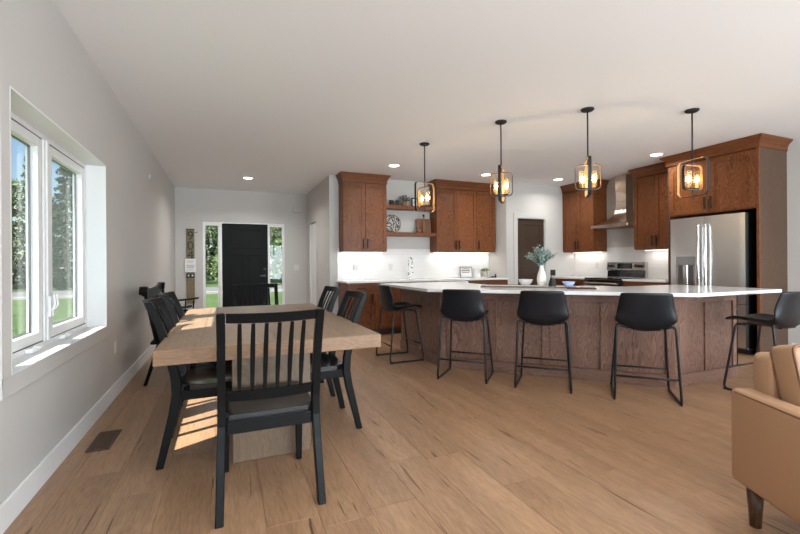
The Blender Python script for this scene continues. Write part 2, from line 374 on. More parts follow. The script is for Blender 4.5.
b = MB().box(4.95, 5.07, YP + 0.12, YK + 0.13, 0, H).box(4.95, PX0, YP, YP + 0.12, 0, H).box(PX1, XR, YP, YP + 0.12, 0, H).box(PX0, PX1, YP, YP + 0.12, 2.065, H)
struct('wall_pantry', b, 'wall_paint', 'light grey wall around the dark pantry door', 'wall')
wall_right = struct('wall_right', MB().box(XR, XR + T, YB, YP + 0.12, 0, H), 'wall_paint', 'light grey wall behind the range and fridge', 'wall')
# rear wall with two added, unseen glazed openings (living room, behind the camera)
b = MB().box(XL - T, -0.1, YB - T, YB, 0, H).box(3.5, 4.3, YB - T, YB, 0, H).box(6.1, XR + T, YB - T, YB, 0, H).box(-0.1, 3.5, YB - T, YB, 0, 0.3).box(-0.1, 3.5, YB - T, YB, 2.4, H).box(4.3, 6.1, YB - T, YB, 2.3, H)
struct('wall_rear', b, 'wall_paint', 'grey living-room wall with added wide windows', 'wall')
struct('ceiling', MB().box(XL - T, XR + T, YB - T, YF + T, H, H + 0.3), 'ceiling_paint', 'smooth flat white ceiling', 'ceiling')

# floor and its planks
floor = struct('floor', MB().box(XL - T, XR + T, YB - T, YF + T, -0.3, -0.012), 'floor_wood', 'wide light brown wood plank floor with dark knots', 'floor')
PW, PLN = 0.237, 1.83
def proj(p):
    d = Vector(p) - Vector((0, 0, CAM_H)); w = d.dot(F)
    return w, (400 + FPX * d.dot(R) / max(w, 0.05), CY - FPX * d.dot(U) / max(w, 0.05))
prnd = random.Random(3)
planks = []
n0 = math.floor((XL - 1.82) / PW); n1 = math.ceil((XR - 1.82) / PW)
for c in range(n0, n1 + 1):
    x0 = 1.82 + c * PW; x1 = x0 + PW
    cx0, cx1 = max(x0, XL), min(x1, XR)
    if cx1 - cx0 < 0.01: continue
    off = {0: 1.718, -5: 1.90}.get(c, prnd.random() * PLN)
    y = off - math.ceil((off - YB) / PLN) * PLN
    while y < YF:
        y0, y1 = max(y, YB), min(y + PLN, YF)
        if y1 - y0 > 0.02: planks.append((cx0, cx1, y0, y1))
        y += PLN
def vis(pl):
    x0, x1, y0, y1 = pl; area_ = 0
    for i in range(7):
        for j in range(2):
            w, (u, v) = proj((x0 + (x1 - x0) * (0.25 + 0.5 * j), y0 + (y1 - y0) * (i + 0.5) / 7, 0))
            if w > 0.3 and -20 < u < 820 and -20 < v < 554: area_ += 1 / (w ** 3)
    return area_ * (x1 - x0) * (y1 - y0)
planks.sort(key=vis, reverse=True)
cache = {}
def plank_mesh_mb(w, l):
    e = 0.0011
    vs = [(-w / 2 + 4e-4, -l / 2 + 4e-4, -0.012), (w / 2 - 4e-4, -l / 2 + 4e-4, -0.012), (w / 2 - 4e-4, l / 2 - 4e-4, -0.012), (-w / 2 + 4e-4, l / 2 - 4e-4, -0.012)]
    vs += [(x, y_, -e) for x, y_, _ in vs[:4]]
    vs += [(math.copysign(abs(x) - e, x), math.copysign(abs(y_) - e, y_), 0) for x, y_, _ in vs[:4]]
    fs = [(0, 1, 5, 4), (1, 2, 6, 5), (2, 3, 7, 6), (3, 0, 4, 7), (4, 5, 9, 8), (5, 6, 10, 9), (6, 7, 11, 10), (7, 4, 8, 11), (8, 9, 10, 11), (3, 2, 1, 0)]
    return vs, fs
rest = MB()
for i, (x0, x1, y0, y1) in enumerate(planks):
    w, l = round(x1 - x0, 4), round(y1 - y0, 4); ctr = ((x0 + x1) / 2, (y0 + y1) / 2, 0)
    vs_, fs_ = plank_mesh_mb(w, l)
    if i < 300 and vis((x0, x1, y0, y1)) > 0:
        if (w, l) in cache:
            o = cache[(w, l)].copy(); COL.objects.link(o); o.location = ctr
        else:
            o = MB().add(vs_, fs_).obj('plank', 'floor_wood', floor, ctr); cache[(w, l)] = o
    else: rest.add(vs_, fs_, Matrix.Translation(ctr))
if rest.v: tag(rest.obj('plank_field', 'floor_wood', floor), kind='stuff')

# baseboards
def base(name, x0, x1, y0, y1, label):
    struct(name, MB().box(x0, x1, y0, y1, 0, 0.13), 'white_trim', label, 'baseboard', bevel=0.003)
base('baseboard_left', XL, XL + 0.014, YB, YF, 'white baseboard along the dining window wall')
base('baseboard_entry', XL + 0.014, DX0 - 0.01, YF - 0.014, YF, 'white baseboard left of the front door')
base('baseboard_entry_right', DX1 + 0.01, XH, YF - 0.014, YF, 'white baseboard right of the front door')
base('baseboard_hall', XH - 0.014, XH, YK, HY0 - 0.07, 'white baseboard along the hall wall')
base('baseboard_right', XR - 0.014, XR, YB, 2.98, 'white baseboard beside the tall fridge panel')

# ------------------------------------------------------------------ dining window
win = bpy.data.objects.new('window_1', None); COL.objects.link(win); win.location = (XL, (WY0 + WY1) / 2, WZ0)
tag(win, 'white double casement window beside the dining table', 'window', kind='structure')
o_ = win.location.copy()
c = 0.088
b = MB(o_).box(XL, XL + 0.012, WY0 - c, WY1 + c, WZ1, WZ1 + c).box(XL, XL + 0.012, WY0 - c, WY1 + c, WZ0 - c, WZ0).box(XL, XL + 0.012, WY0 - c, WY0, WZ0, WZ1).box(XL, XL + 0.012, WY1, WY1 + c, WZ0, WZ1)
b.obj('casing', 'wall_paint', win, bevel=0.002)
# jamb liner (white reveal)
j = 0.010; xg = XL - 0.122
b = MB(o_).box(XL - 0.19, XL + 0.0125, WY0, WY0 + j, WZ0, WZ1).box(XL - 0.19, XL + 0.0125, WY1 - j, WY1, WZ0, WZ1).box(XL - 0.19, XL + 0.0125, WY0 + j, WY1 - j, WZ1 - j, WZ1)
b.obj('jamb', 'white_vinyl', win)
MB(o_).box(XL - 0.19, XL + 0.0125, WY0 + j, WY1 - j, WZ0, WZ0 + j).obj('sill', 'white_vinyl', win, bevel=0.002)
fy0, fy1, fz0, fz1 = WY0 + j, WY1 - j, WZ0 + j, WZ1 - j
fr = 0.03
b = MB(o_).box(xg - 0.066, xg, fy0, fy0 + fr, fz0, fz1).box(xg - 0.066, xg, fy1 - fr, fy1, fz0, fz1).box(xg - 0.066, xg, fy0 + fr, fy1 - fr, fz1 - fr, fz1).box(xg - 0.066, xg, fy0 + fr, fy1 - fr, fz0, fz0 + fr)
b.obj('window_frame', 'white_vinyl', win, bevel=0.003)
ym = (fy0 + fy1) / 2
MB(o_).box(xg - 0.066, xg + 0.004, ym - 0.045, ym + 0.045, fz0 + fr, fz1 - fr).box(xg + 0.004, xg + 0.014, ym - 0.02, ym + 0.02, fz0 + fr, fz1 - fr).obj('mullion', 'white_vinyl', win, bevel=0.003)
for (a0, a1, side) in ((fy0 + fr, ym - 0.045, 1), (ym + 0.045, fy1 - fr, -1)):
    z0, z1 = fz0 + fr, fz1 - fr; g = 0.007; s = 0.058
    A0, A1, Z0, Z1 = a0 + g, a1 - g, z0 + g, z1 - g
    xs0, xs1 = xg - 0.064, xg - 0.004
    sash = MB(o_).box(xs0, xs1, A0, A0 + s, Z0, Z1).box(xs0, xs1, A1 - s, A1, Z0, Z1).box(xs0, xs1, A0 + s, A1 - s, Z0, Z0 + s).box(xs0, xs1, A0 + s, A1 - s, Z1 - s, Z1).obj('sash', 'white_vinyl', win, bevel=0.003)
    MB(o_).box(xg - 0.056, xg - 0.052, A0 + s, A1 - s, Z0 + s, Z1 - s).obj('pane', 'window_glass', sash)
    gk = 0.007
    MB(o_).box(xg - 0.0515, xg - 0.040, A0 + s, A0 + s + gk, Z0 + s, Z1 - s).box(xg - 0.0515, xg - 0.040, A1 - s - gk, A1 - s, Z0 + s, Z1 - s).box(xg - 0.0515, xg - 0.040, A0 + s + gk, A1 - s - gk, Z0 + s, Z0 + s + gk).box(xg - 0.0515, xg - 0.040, A0 + s + gk, A1 - s - gk, Z1 - s - gk, Z1 - s).obj('gasket', 'steel_dark', sash)
    MB(o_).box(xg - 0.045, xg - 0.006, a0 - 0.001, a0 + g - 0.001, z0, z1).box(xg - 0.045, xg - 0.006, a1 - g + 0.001, a1 + 0.001, z0, z1).box(xg - 0.045, xg - 0.006, a0, a1, z1 - g + 0.001, z1 + 0.001).box(xg - 0.045, xg - 0.006, a0, a1, z0 - 0.001, z0 + g - 0.001).obj('weather_seal', 'gasket', win)
    # lever lock next to the mullion
    yl = ym - side * 0.022
    MB(o_).box(xg + 0.014, xg + 0.03, yl - 0.012, yl + 0.012, 0.86, 0.99).tube([(xg + 0.03, yl, 0.9), (xg + 0.05, yl, 0.93), (xg + 0.045, yl, 1.0)], 0.007, 6).obj('lock_lever', 'white_vinyl', win, bevel=0.003)
    # folding crank on the bottom frame
    yc = (a0 + a1) / 2 + side * 0.16
    MB(o_).box(xg, xg + 0.035, yc - 0.06, yc + 0.06, fz0 + 0.002, fz0 + 0.03).tube([(xg + 0.03, yc - 0.04, fz0 + 0.035), (xg + 0.045, yc, fz0 + 0.028), (xg + 0.045, yc + 0.05, fz0 + 0.022)], 0.007, 6).obj('crank_handle', 'white_vinyl', win, bevel=0.004)

# unseen rear glazing behind the camera, added to bring light into the room
for i, (x0, x1, z0, z1, n) in enumerate(((-0.1, 3.5, 0.3, 2.4, 3), (4.3, 6.1, 0.02, 2.3, 2))):
    w = bpy.data.objects.new('window_%d' % (i + 4), None); COL.objects.link(w); w.location = ((x0 + x1) / 2, YB - 0.1, z0)
    tag(w, ('added unseen wide white framed living-room window in three lights', 'added unseen white framed glass patio door')[i], 'window', kind='structure')
    fb = MB(w.location)
    fb.box(x0, x1, YB - 0.13, YB - 0.07, z0, z0 + 0.05).box(x0, x1, YB - 0.13, YB - 0.07, z1 - 0.05, z1)
    for k in range(n + 1):
        xx = x0 + (x1 - x0 - 0.06) * k / n; fb.box(xx, xx + 0.06, YB - 0.13, YB - 0.07, z0 + 0.05, z1 - 0.05)
    fb.obj('window_frame', 'white_vinyl', w)
    for k in range(n):
        xa = x0 + (x1 - x0 - 0.06) * k / n + 0.06; xb = x0 + (x1 - x0 - 0.06) * (k + 1) / n
        MB(w.location).box(xa, xb, YB - 0.103, YB - 0.098, z0 + 0.05, z1 - 0.05).obj('pane', 'window_glass', w)

# ------------------------------------------------------------------ front door with sidelights
dr = bpy.data.objects.new('door_1', None); COL.objects.link(dr); dr.location = (0.382, YF, 0)
tag(dr, 'black panelled front door between two glass sidelights', 'door', kind='structure')
o_ = dr.location.copy()
dx0, dx1, dzt = -0.068, 0.831, 2.045
jb = MB(o_)
for x0, x1 in ((DX0, -0.404), (-0.128, dx0 - 0.004), (dx1 + 0.004, 0.862), (1.153, DX1)): jb.box(x0, x1, YF + 0.0, YF + 0.12, 0, 2.05)
jb.box(DX0, DX1, YF, YF + 0.12, 2.05, 2.07)
jb.obj('door_frame', 'white_trim', dr, bevel=0.002)
yd = YF + 0.03
slab = MB(o_).box(dx0, dx1, yd + 0.012, yd + 0.045, 0.01, dzt)
st = 0.125
P3 = [(dx0 + st, dx1 - st, 1.50, 1.92), (dx0 + st, 0.382 - 0.055, 0.2, 1.385), (0.382 + 0.055, dx1 - st, 0.2, 1.385)]
slab.box(dx0, dx0 + st, yd, yd + 0.012, 0.01, dzt).box(dx1 - st, dx1, yd, yd + 0.012, 0.01, dzt).box(dx0 + st, dx1 - st, yd, yd + 0.012, 1.92, dzt).box(dx0 + st, dx1 - st, yd, yd + 0.012, 1.385, 1.50).box(dx0 + st, dx1 - st, yd, yd + 0.012, 0.01, 0.2).box(0.382 - 0.055, 0.382 + 0.055, yd, yd + 0.012, 0.2, 1.385)
leaf = slab.obj('door_leaf', 'door_black', dr, bevel=0.004)
for x0, x1, z0, z1 in P3: MB(o_).box(x0 + 0.03, x1 - 0.03, yd + 0.005, yd + 0.012, z0 + 0.03, z1 - 0.03).obj('door_panel', 'door_black', leaf, bevel=0.004)
hb = MB(o_).lathe([(0.028, 0), (0.03, 0.006), (0.022, 0.012), (0.012, 0.03)], 14)
for zz, nm in ((1.09, 'deadbolt'), (0.95, 'door_handle')):
    k = MB().lathe([(0.03, 0), (0.03, 0.01), (0.016, 0.016), (0.014, 0.04)], 14)
    if nm == 'door_handle': k.box(-0.10, 0.012, -0.011, 0.011, 0.034, 0.048)
    k.obj(nm, 'black_metal', leaf, (dx1 - 0.06 - o_.x, yd - o_.y, zz), (PI / 2, 0, 0))
for zz in (0.25, 1.05, 1.85): MB(o_).tube([(dx0 - 0.003, yd - 0.006, zz - 0.05), (dx0 - 0.003, yd - 0.006, zz + 0.05)], 0.007, 6).obj('hinge', 'black_metal', dr)
for i, (x0, x1) in enumerate(((-0.404, -0.128), (0.862, 1.153))):
    w = bpy.data.objects.new('window_%d' % (i + 2), None); COL.objects.link(w); w.location = ((x0 + x1) / 2, YF, 0)
    tag(w, ('tall narrow sidelight window between black door and wooden number board', 'tall narrow sidelight window by the handle side of the black door')[i], 'window', kind='structure')
    f_ = 0.018
    MB(w.location).box(x0, x0 + f_, YF + 0.02, YF + 0.08, 0.0, 2.05).box(x1 - f_, x1, YF + 0.02, YF + 0.08, 0, 2.05).box(x0 + f_, x1 - f_, YF + 0.02, YF + 0.08, 0, 0.12).box(x0 + f_, x1 - f_, YF + 0.02, YF + 0.08, 2.0, 2.05).obj('window_frame', 'white_trim', w, bevel=0.002)
    MB(w.location).box(x0 + f_, x1 - f_, YF + 0.048, YF + 0.052, 0.12, 2.0).obj('pane', 'window_glass', w)

# hall door (white) in the wall right of the entry
d2 = bpy.data.objects.new('door_2', None); COL.objects.link(d2); d2.location = (XH, (HY0 + HY1) / 2, 0)
tag(d2, 'pale grey closed door in the hall wall beside the kitchen corner', 'door', kind='structure'); o_ = d2.location
MB(o_).box(XH + 0.02, XH + 0.055, HY0 + 0.015, HY1 - 0.015, 0.01, 2.035).obj('door_leaf', 'white_trim', d2)
MB(o_).box(XH - 0.012, XH, HY0 - 0.065, HY0 + 0.005, 0, 2.115).box(XH - 0.012, XH, HY1 - 0.005, HY1 + 0.065, 0, 2.115).box(XH - 0.012, XH, HY0 + 0.005, HY1 - 0.005, 2.045, 2.115).obj('door_casing', 'wall_paint', d2, bevel=0.002)
MB(o_).box(XH, XH + 0.1, HY0, HY0 + 0.014, 0, 2.05).box(XH, XH + 0.1, HY1 - 0.014, HY1, 0, 2.05).obj('door_jamb', 'white_trim', d2)

# pantry door
d3 = bpy.data.objects.new('door_3', None); COL.objects.link(d3); d3.location = ((PX0 + PX1) / 2, YP, 0)
tag(d3, 'dark brown stained pantry door in white casing', 'door', kind='structure'); o_ = d3.location
MB(o_).box(PX0, PX0 + 0.014, YP, YP + 0.12, 0, 2.065).box(PX1 - 0.014, PX1, YP, YP + 0.12, 0, 2.065).box(PX0 + 0.014, PX1 - 0.014, YP, YP + 0.12, 2.051, 2.065).obj('door_jamb', 'white_trim', d3)
MB(o_).box(PX0 - 0.085, PX0 + 0.006, YP - 0.014, YP, 0, 2.15).box(PX1 - 0.006, PX1 + 0.085, YP - 0.014, YP, 0, 2.15).box(PX0 + 0.006, PX1 - 0.006, YP - 0.014, YP, 2.059, 2.15).obj('door_casing', 'wall_paint', d3, bevel=0.003)
y3 = YP + 0.03
q = MB(o_).box(PX0 + 0.017, PX1 - 0.017, y3 + 0.01, y3 + 0.035, 0.01, 2.045)
q.box(PX0 + 0.017, PX0 + 0.13, y3, y3 + 0.01, 0.01, 2.045).box(PX1 - 0.13, PX1 - 0.017, y3, y3 + 0.01, 0.01, 2.045).box(PX0 + 0.13, PX1 - 0.13, y3, y3 + 0.01, 1.93, 2.045).box(PX0 + 0.13, PX1 - 0.13, y3, y3 + 0.01, 0.85, 1.0).box(PX0 + 0.13, PX1 - 0.13, y3, y3 + 0.01, 0.01, 0.22)
leaf = q.obj('door_leaf', 'pantry_wood', d3, bevel=0.003)
MB(o_).lathe([(0.026, 0), (0.026, 0.008), (0.01, 0.012), (0.01, 0.03), (0.027, 0.04), (0.024, 0.06)], 14).obj('door_knob', 'bronze_handle', leaf, (0, 0, 0))
leaf.children[0].data.transform(Matrix.Translation(o_)); leaf.children[0].location = (PX1 - 0.08 - o_.x, y3 - o_.y, 0.95); leaf.children[0].rotation_euler = (PI / 2, 0, 0)

# backsplash tiles on both kitchen walls
tag(MB((1.8, YK, 0.9)).box(1.80, 4.95, YK - 0.008, YK, 0.905, 1.46).obj('backsplash_tiles', 'subway_tile', wall_kitchen, (1.8, YK, 0.9)), kind='stuff')
ob = MB().box(0, 2.36, -0.008, 0, 0.905, 1.46).obj('backsplash_tiles', 'subway_tile', wall_right, (XR, YP, 0), (0, 0, -PI / 2)); tag(ob, kind='stuff')

# ------------------------------------------------------------------ outside
tag(MB().box(-90, 90, 9.6, 120, -0.5, -0.3).box(-90, -1.2, -60, 9.6, -0.5, -0.3).obj('lawn', 'grass'), 'green mown lawn outside the windows', 'lawn', kind='structure')
tag(MB().box(-90, 90, 24.5, 31, -0.3, -0.27).obj('road', 'asphalt'), 'grey road crossing beyond the lawn', 'road', kind='structure')
tag(MB().box(-90, 90, 23.9, 24.4, -0.3, -0.2).obj('kerb', 'concrete'), 'pale kerb along the near side of the road', 'kerb', kind='structure')
tag(MB().box(-0.7, 1.5, 9.56, 11.5, -0.3, -0.05).obj('porch_slab', 'concrete'), 'concrete porch step outside the front door', 'porch', kind='structure')
tag(MB().box(XL - T - 0.03, XL - T, YB, WY0 - 0.1, -0.3, 3.0).box(XL - T - 0.03, XL - T, WY1 + 0.1, YF + T, -0.3, 3.0).obj('wall_siding', 'siding'), 'pale outside siding of the house', 'wall', kind='structure')
def leaf_cloud(mb, rnd, c, rad, n, size):
    for _ in range(n):
        while True:
            p = Vector((rnd.uniform(-1, 1), rnd.uniform(-1, 1), rnd.uniform(-1, 1)))
            if p.length < 1: break
        p = p * (0.55 + 0.45 * rnd.random())
        q = Vector(c) + Vector((p.x * rad[0], p.y * rad[1], p.z * rad[2]))
        a = Vector((rnd.uniform(-1, 1), rnd.uniform(-1, 1), rnd.uniform(-1, 1))).normalized(); bb = a.orthogonal().normalized()
        s = size * rnd.uniform(0.6, 1.3)
        mb.add([q - a * s, q + bb * s * 0.5, q + a * s, q - bb * s * 0.5], [(0, 1, 2, 3)])
def tree_proto(kind, seed):
    rnd = random.Random(seed); t_ = thing('broadleaf_tree' if kind == 'b' else 'spruce_tree', 'leafy green tree growing beyond the road' if kind == 'b' else 'tall dark spruce growing beyond the road', 'tree', (0, 0, -0.3), 0, 'trees beyond the road')
    lf = MB(); h = 9 if kind == 'b' else 11
    MB().tube([(0, 0, 0), (0.1, 0, h * 0.4), (0, 0.1, h * 0.8)], 0.16, 7, radii=[0.2, 0.14, 0.05]).obj('trunk', 'bark', t_)
    if kind == 'b':
        for _ in range(30):
            zz = rnd.uniform(0.10, 0.95); rr = 1.7 * math.sin(min(1, zz * 1.1) * PI * 0.9 + 0.25)
            a = rnd.uniform(0, 2 * PI); leaf_cloud(lf, rnd, (rr * 0.7 * math.cos(a), rr * 0.7 * math.sin(a), h * zz), (1.0, 1.0, 0.9), 200, 0.17)
        lf.obj('foliage', 'tree_leaf', t_, weld=False)
    else:
        for k in range(17):
            zz = 0.06 + 0.92 * k / 16; rr = 1.9 * (1 - zz) + 0.25
            for a_ in range(6):
                a = a_ * PI / 3 + k * 0.5; leaf_cloud(lf, rnd, (rr * 0.55 * math.cos(a), rr * 0.55 * math.sin(a), h * zz - 0.2), (rr * 0.5, rr * 0.5, 0.35), 34, 0.15)
        lf.obj('foliage', 'tree_leaf_pine', t_, weld=False)
    return t_
protos = [tree_proto('b', 1), tree_proto('p', 2), tree_proto('b', 3)]
rnd = random.Random(11); k = 0; used = set()
spots = []
for r_i, (y_, st_) in enumerate(((35.5, 0.0), (40.2, 2.3), (44.9, 0.6), (49.6, 2.8))):
    for i in range(3): spots.append((-19.5 - r_i * 1.2 + st_ + i * 4.7, y_))
    for i in range(3): spots.append((-4.6 + st_ + i * 4.7, y_))
for i, (x, y) in enumerate(spots):
    pk = rnd.choice((0, 1, 2, 2)); p = protos[pk]
    if pk in used: p = copy_tree(p)
    used.add(pk)
    p.location = (x, y, -0.3); s_ = rnd.uniform(0.9, 1.02); p.scale = (s_, s_, s_); p.rotation_euler = (0, 0, rnd.uniform(0, 6.28))
for pk in (0, 1, 2):
    if pk not in used: protos[pk].location = (-24, 38 + pk, -0.3)
sh0 = None
for i in range(11):
    if sh0 is None:
        sh0 = thing('shrub', 'low leafy shrub at the foot of the trees beyond the road', 'shrub', group='shrubs beyond the road')
        lf = MB(); r2 = random.Random(5)
        for _ in range(7): leaf_cloud(lf, r2, (r2.uniform(-.6, .6), r2.uniform(-.4, .4), r2.uniform(.3, .9)), (.5, .5, .4), 120, .10)
        lf.obj('foliage', 'tree_leaf', sh0, weld=False); MB().tube([(0, 0, 0), (0, 0, .6)], .03, 6).obj('stem', 'bark', sh0); p = sh0
    else: p = copy_tree(sh0)
    p.location = (-18 + i * 2.6 + rnd.uniform(-.1, .1), 32.2 + rnd.uniform(-.1, .1), -0.3); p.rotation_euler = (0, 0, rnd.uniform(0, 6)); s_ = rnd.uniform(.9, 1.08); p.scale = (s_, s_, s_)

# ------------------------------------------------------------------ dining table
TX0, TX1, TY0, TY1, TZ = -0.326, 0.845, 2.34, 4.53, 0.76
tb = thing('dining_table', 'long light oak dining table with thick top and slab legs', 'table', ((TX0 + TX1) / 2, (TY0 + TY1) / 2, 0)); o_ = tb.location.copy()
nb = 6; wb = (TX1 - TX0) / nb
for i in range(nb):
    MB(o_).box(TX0 + i * wb + 0.0004, TX0 + (i + 1) * wb - 0.0004, TY0 + 0.0, TY1, TZ - 0.074, TZ).obj('tabletop_board', 'table_wood', tb, bevel=0.0015)
for y0, y1 in ((TY0 - 0.006, TY0 - 0.0005), (TY1 + 0.0005, TY1 + 0.006)): MB(o_).box(TX0 - 0.006, TX1 + 0.006, y0, y1, TZ - 0.076, TZ - 0.001).obj('end_band', 'table_edge', tb, bevel=0.0015)
for x0, x1 in ((TX0 - 0.006, TX0 - 0.0005), (TX1 + 0.0005, TX1 + 0.006)): MB(o_).box(x0, x1, TY0, TY1, TZ - 0.076, TZ - 0.001).obj('side_band', 'table_edge_y', tb, bevel=0.0015)
for y0 in (2.66, 4.17): MB(o_).box(0.03, 0.49, y0, y0 + 0.07, 0, TZ - 0.074).obj('slab_leg', 'table_base', tb, bevel=0.004)
MB(o_).box(0.10, 0.42, 2.73, 4.17, TZ - 0.134, TZ - 0.074).obj('apron_beam', 'table_base', tb, bevel=0.003)
r_ = thing('printed_placemat', 'white placemat with blue print lying on the oak table', 'placemat', (0.19, 3.36, TZ))
n = 12; vs_ = []; fs_ = []
for i in range(n + 1):
    for j_ in range(n + 1):
        x = -0.20 + 0.40 * i / n; y = -0.15 + 0.30 * j_ / n
        vs_.append((x, y, 0.004 + 0.003 * math.sin(i * 0.9) * math.cos(j_ * 0.7)))
for i in range(n):
    for j_ in range(n): a = i * (n + 1) + j_; fs_.append((a, a + n + 1, a + n + 2, a + 1))
pm = MB().add(vs_, fs_).obj('cloth', 'blue_print_cloth', r_); md = pm.modifiers.new('thick', 'SOLIDIFY'); md.thickness = 0.002
MB().tube([(-.2, -.15, .004), (.2, -.15, .004), (.2, .15, .004), (-.2, .15, .004)], .004, 5, closed=True).obj('hem', 'paper_white', r_)

# ------------------------------------------------------------------ dining chairs
def chair_proto():
    t_ = thing('dining_chair', '', 'chair', group='slat-back chairs around the dining table')
    S = 0.045
    # rear leg + back post: one curved stick each
    prof = [(-0.262, 0.0), (-0.225, 0.16), (-0.19, 0.31), (-0.172, 0.42), (-0.178, 0.52), (-0.215, 0.68), (-0.262, 0.83), (-0.318, 0.965)]
    for sx in (-1, 1):
        rings = []
        for i, (y, z) in enumerate(prof):
            hw = 0.0185; hd = 0.020 + 0.006 * math.sin(min(1, z / 0.9) * PI)
            cx = sx * (0.232 - 0.012 * min(1, z / 0.45))
            rings.append([(cx - hw, y - hd, z), (cx + hw, y - hd, z), (cx + hw, y + hd, z), (cx - hw, y + hd, z)])
        o = MB().loft(rings).obj('leg', 'black_paint', t_, bevel=0.004)
        # front leg
        rings = [[(sx * 0.205 - h_, 0.265 - h_, z), (sx * 0.205 + h_, 0.265 - h_, z), (sx * 0.205 + h_, 0.265 + h_, z), (sx * 0.205 - h_, 0.265 + h_, z)] for z, h_ in ((0, 0.016), (0.2, 0.019), (0.43, 0.022))]
        MB().loft(rings).obj('leg', 'black_paint', t_, bevel=0.004)
        MB().box(sx * 0.207 - 0.011, sx * 0.207 + 0.011, -0.15, 0.245, 0.375, 0.43).obj('side_rail', 'black_paint', t_, bevel=0.002)
    MB().box(-0.183, 0.183, 0.256, 0.278, 0.375, 0.43).obj('front_rail', 'black_paint', t_, bevel=0.002)
    MB().box(-0.199, 0.199, -0.187, -0.160, 0.375, 0.437).obj('rear_rail', 'black_paint', t_, bevel=0.003)
    # saddle seat
    nx, ny = 14, 14; vs_ = []; fs_ = []
    def top(u, v):
        return 0.462 - 0.016 * max(0, 1 - (u * 1.1) ** 2) * max(0, 1 - ((v + 0.1) * 1.15) ** 2)
    for k_, zf in ((0, None), (1, 0.431)):
        for i in range(nx + 1):
            for j_ in range(ny + 1):
                u = -1 + 2 * i / nx; v = -1 + 2 * j_ / ny
                wd = 0.218 + 0.012 * (v + 1) / 2
                if v < -0.8: wd = 0.186
                vs_.append((u * wd, 0.063 + v * 0.233, top(u, v) if zf is None else zf))
    N = (nx + 1) * (ny + 1)
    for i in range(nx):
        for j_ in range(ny):
            a = i * (ny + 1) + j_; fs_.append((a, a + ny + 1, a + ny + 2, a + 1)); fs_.append((N + a, N + a + 1, N + a + ny + 2, N + a + ny + 1))
    edge = [i * (ny + 1) for i in range(nx + 1)] + [nx * (ny + 1) + j_ for j_ in range(1, ny + 1)] + [i * (ny + 1) + ny for i in range(nx - 1, -1, -1)] + [j_ for j_ in range(ny - 1, 0, -1)]
    for a, b_ in zip(edge, edge[1:] + edge[:1]): fs_.append((a, N + a, N + b_, b_))
    smooth_angle(MB().add(vs_, fs_).obj('seat', 'seat_paint', t_), 0.7)
    # curved rails of the back
    def back_y(z):
        for (y0, z0), (y1, z1) in zip(prof, prof[1:]):
            if z0 <= z <= z1: return y0 + (y1 - y0) * (z - z0) / (z1 - z0)
    def rail(name, z0, z1, hd, sag, x_):
        rings = []
        for i in range(11):
            x = -x_ + 2 * x_ * i / 10; bow = -sag * (1 - (x / x_) ** 2)
            ya, yb = back_y(z0) + bow, back_y(z1) + bow
            rings.append([(x, ya - hd, z0), (x, ya + hd, z0), (x, yb + hd, z1), (x, yb - hd, z1)])
        return smooth_angle(MB().loft(rings).obj(name, 'black_paint', t_), 0.5)
    rail('top_rail', 0.918, 0.963, 0.013, 0.05, 0.199)
    rail('lower_rail', 0.535, 0.582, 0.011, 0.03, 0.199)
    for i in range(6):
        x = -0.199 + 0.398 * (i + 1) / 7; s_ = 1 - (x / 0.199) ** 2
        rings = []
        for k_ in range(7):
            z = 0.582 + (0.915 - 0.582) * k_ / 6; w_ = 0.0065 + 0.0045 * math.sin(k_ / 6 * PI * 0.8 + 0.3); y = back_y(z) - (0.03 + 0.02 * k_ / 6) * s_ + 0.006 * math.sin(k_ / 6 * PI)
            rings.append([(x - w_, y - 0.006, z), (x + w_, y - 0.006, z), (x + w_, y + 0.006, z), (x - w_, y + 0.006, z)])
        MB().loft(rings).obj('slat', 'black_paint', t_, bevel=0.0015)
    return t_
ch0 = chair_proto()
CH = [(0.197, 2.31, 0, 'black slat-back chair at the table end facing the front door'),
      (-0.10, 3.0, -PI / 2, 'black slat-back chair under the window, near the floor vent'),
      (-0.10, 3.67, -PI / 2, 'black slat-back chair on the window side, next to the spindle bench'),
      (0.615, 3.11, PI / 2, 'black slat-back chair on the kitchen side, beside the uncovered table corner'),
      (0.615, 3.90, PI / 2, 'black slat-back chair on the kitchen side, closer to the front door'),
      (0.31, 4.68, PI, 'black slat-back chair at the table end in front of the black door')]
for i, (x, y, rz, lb) in enumerate(CH):
    c_ = ch0 if i == 0 else copy_tree(ch0)
    c_.location = (x, y, 0); c_.rotation_euler = (0, 0, rz); c_['label'] = lb

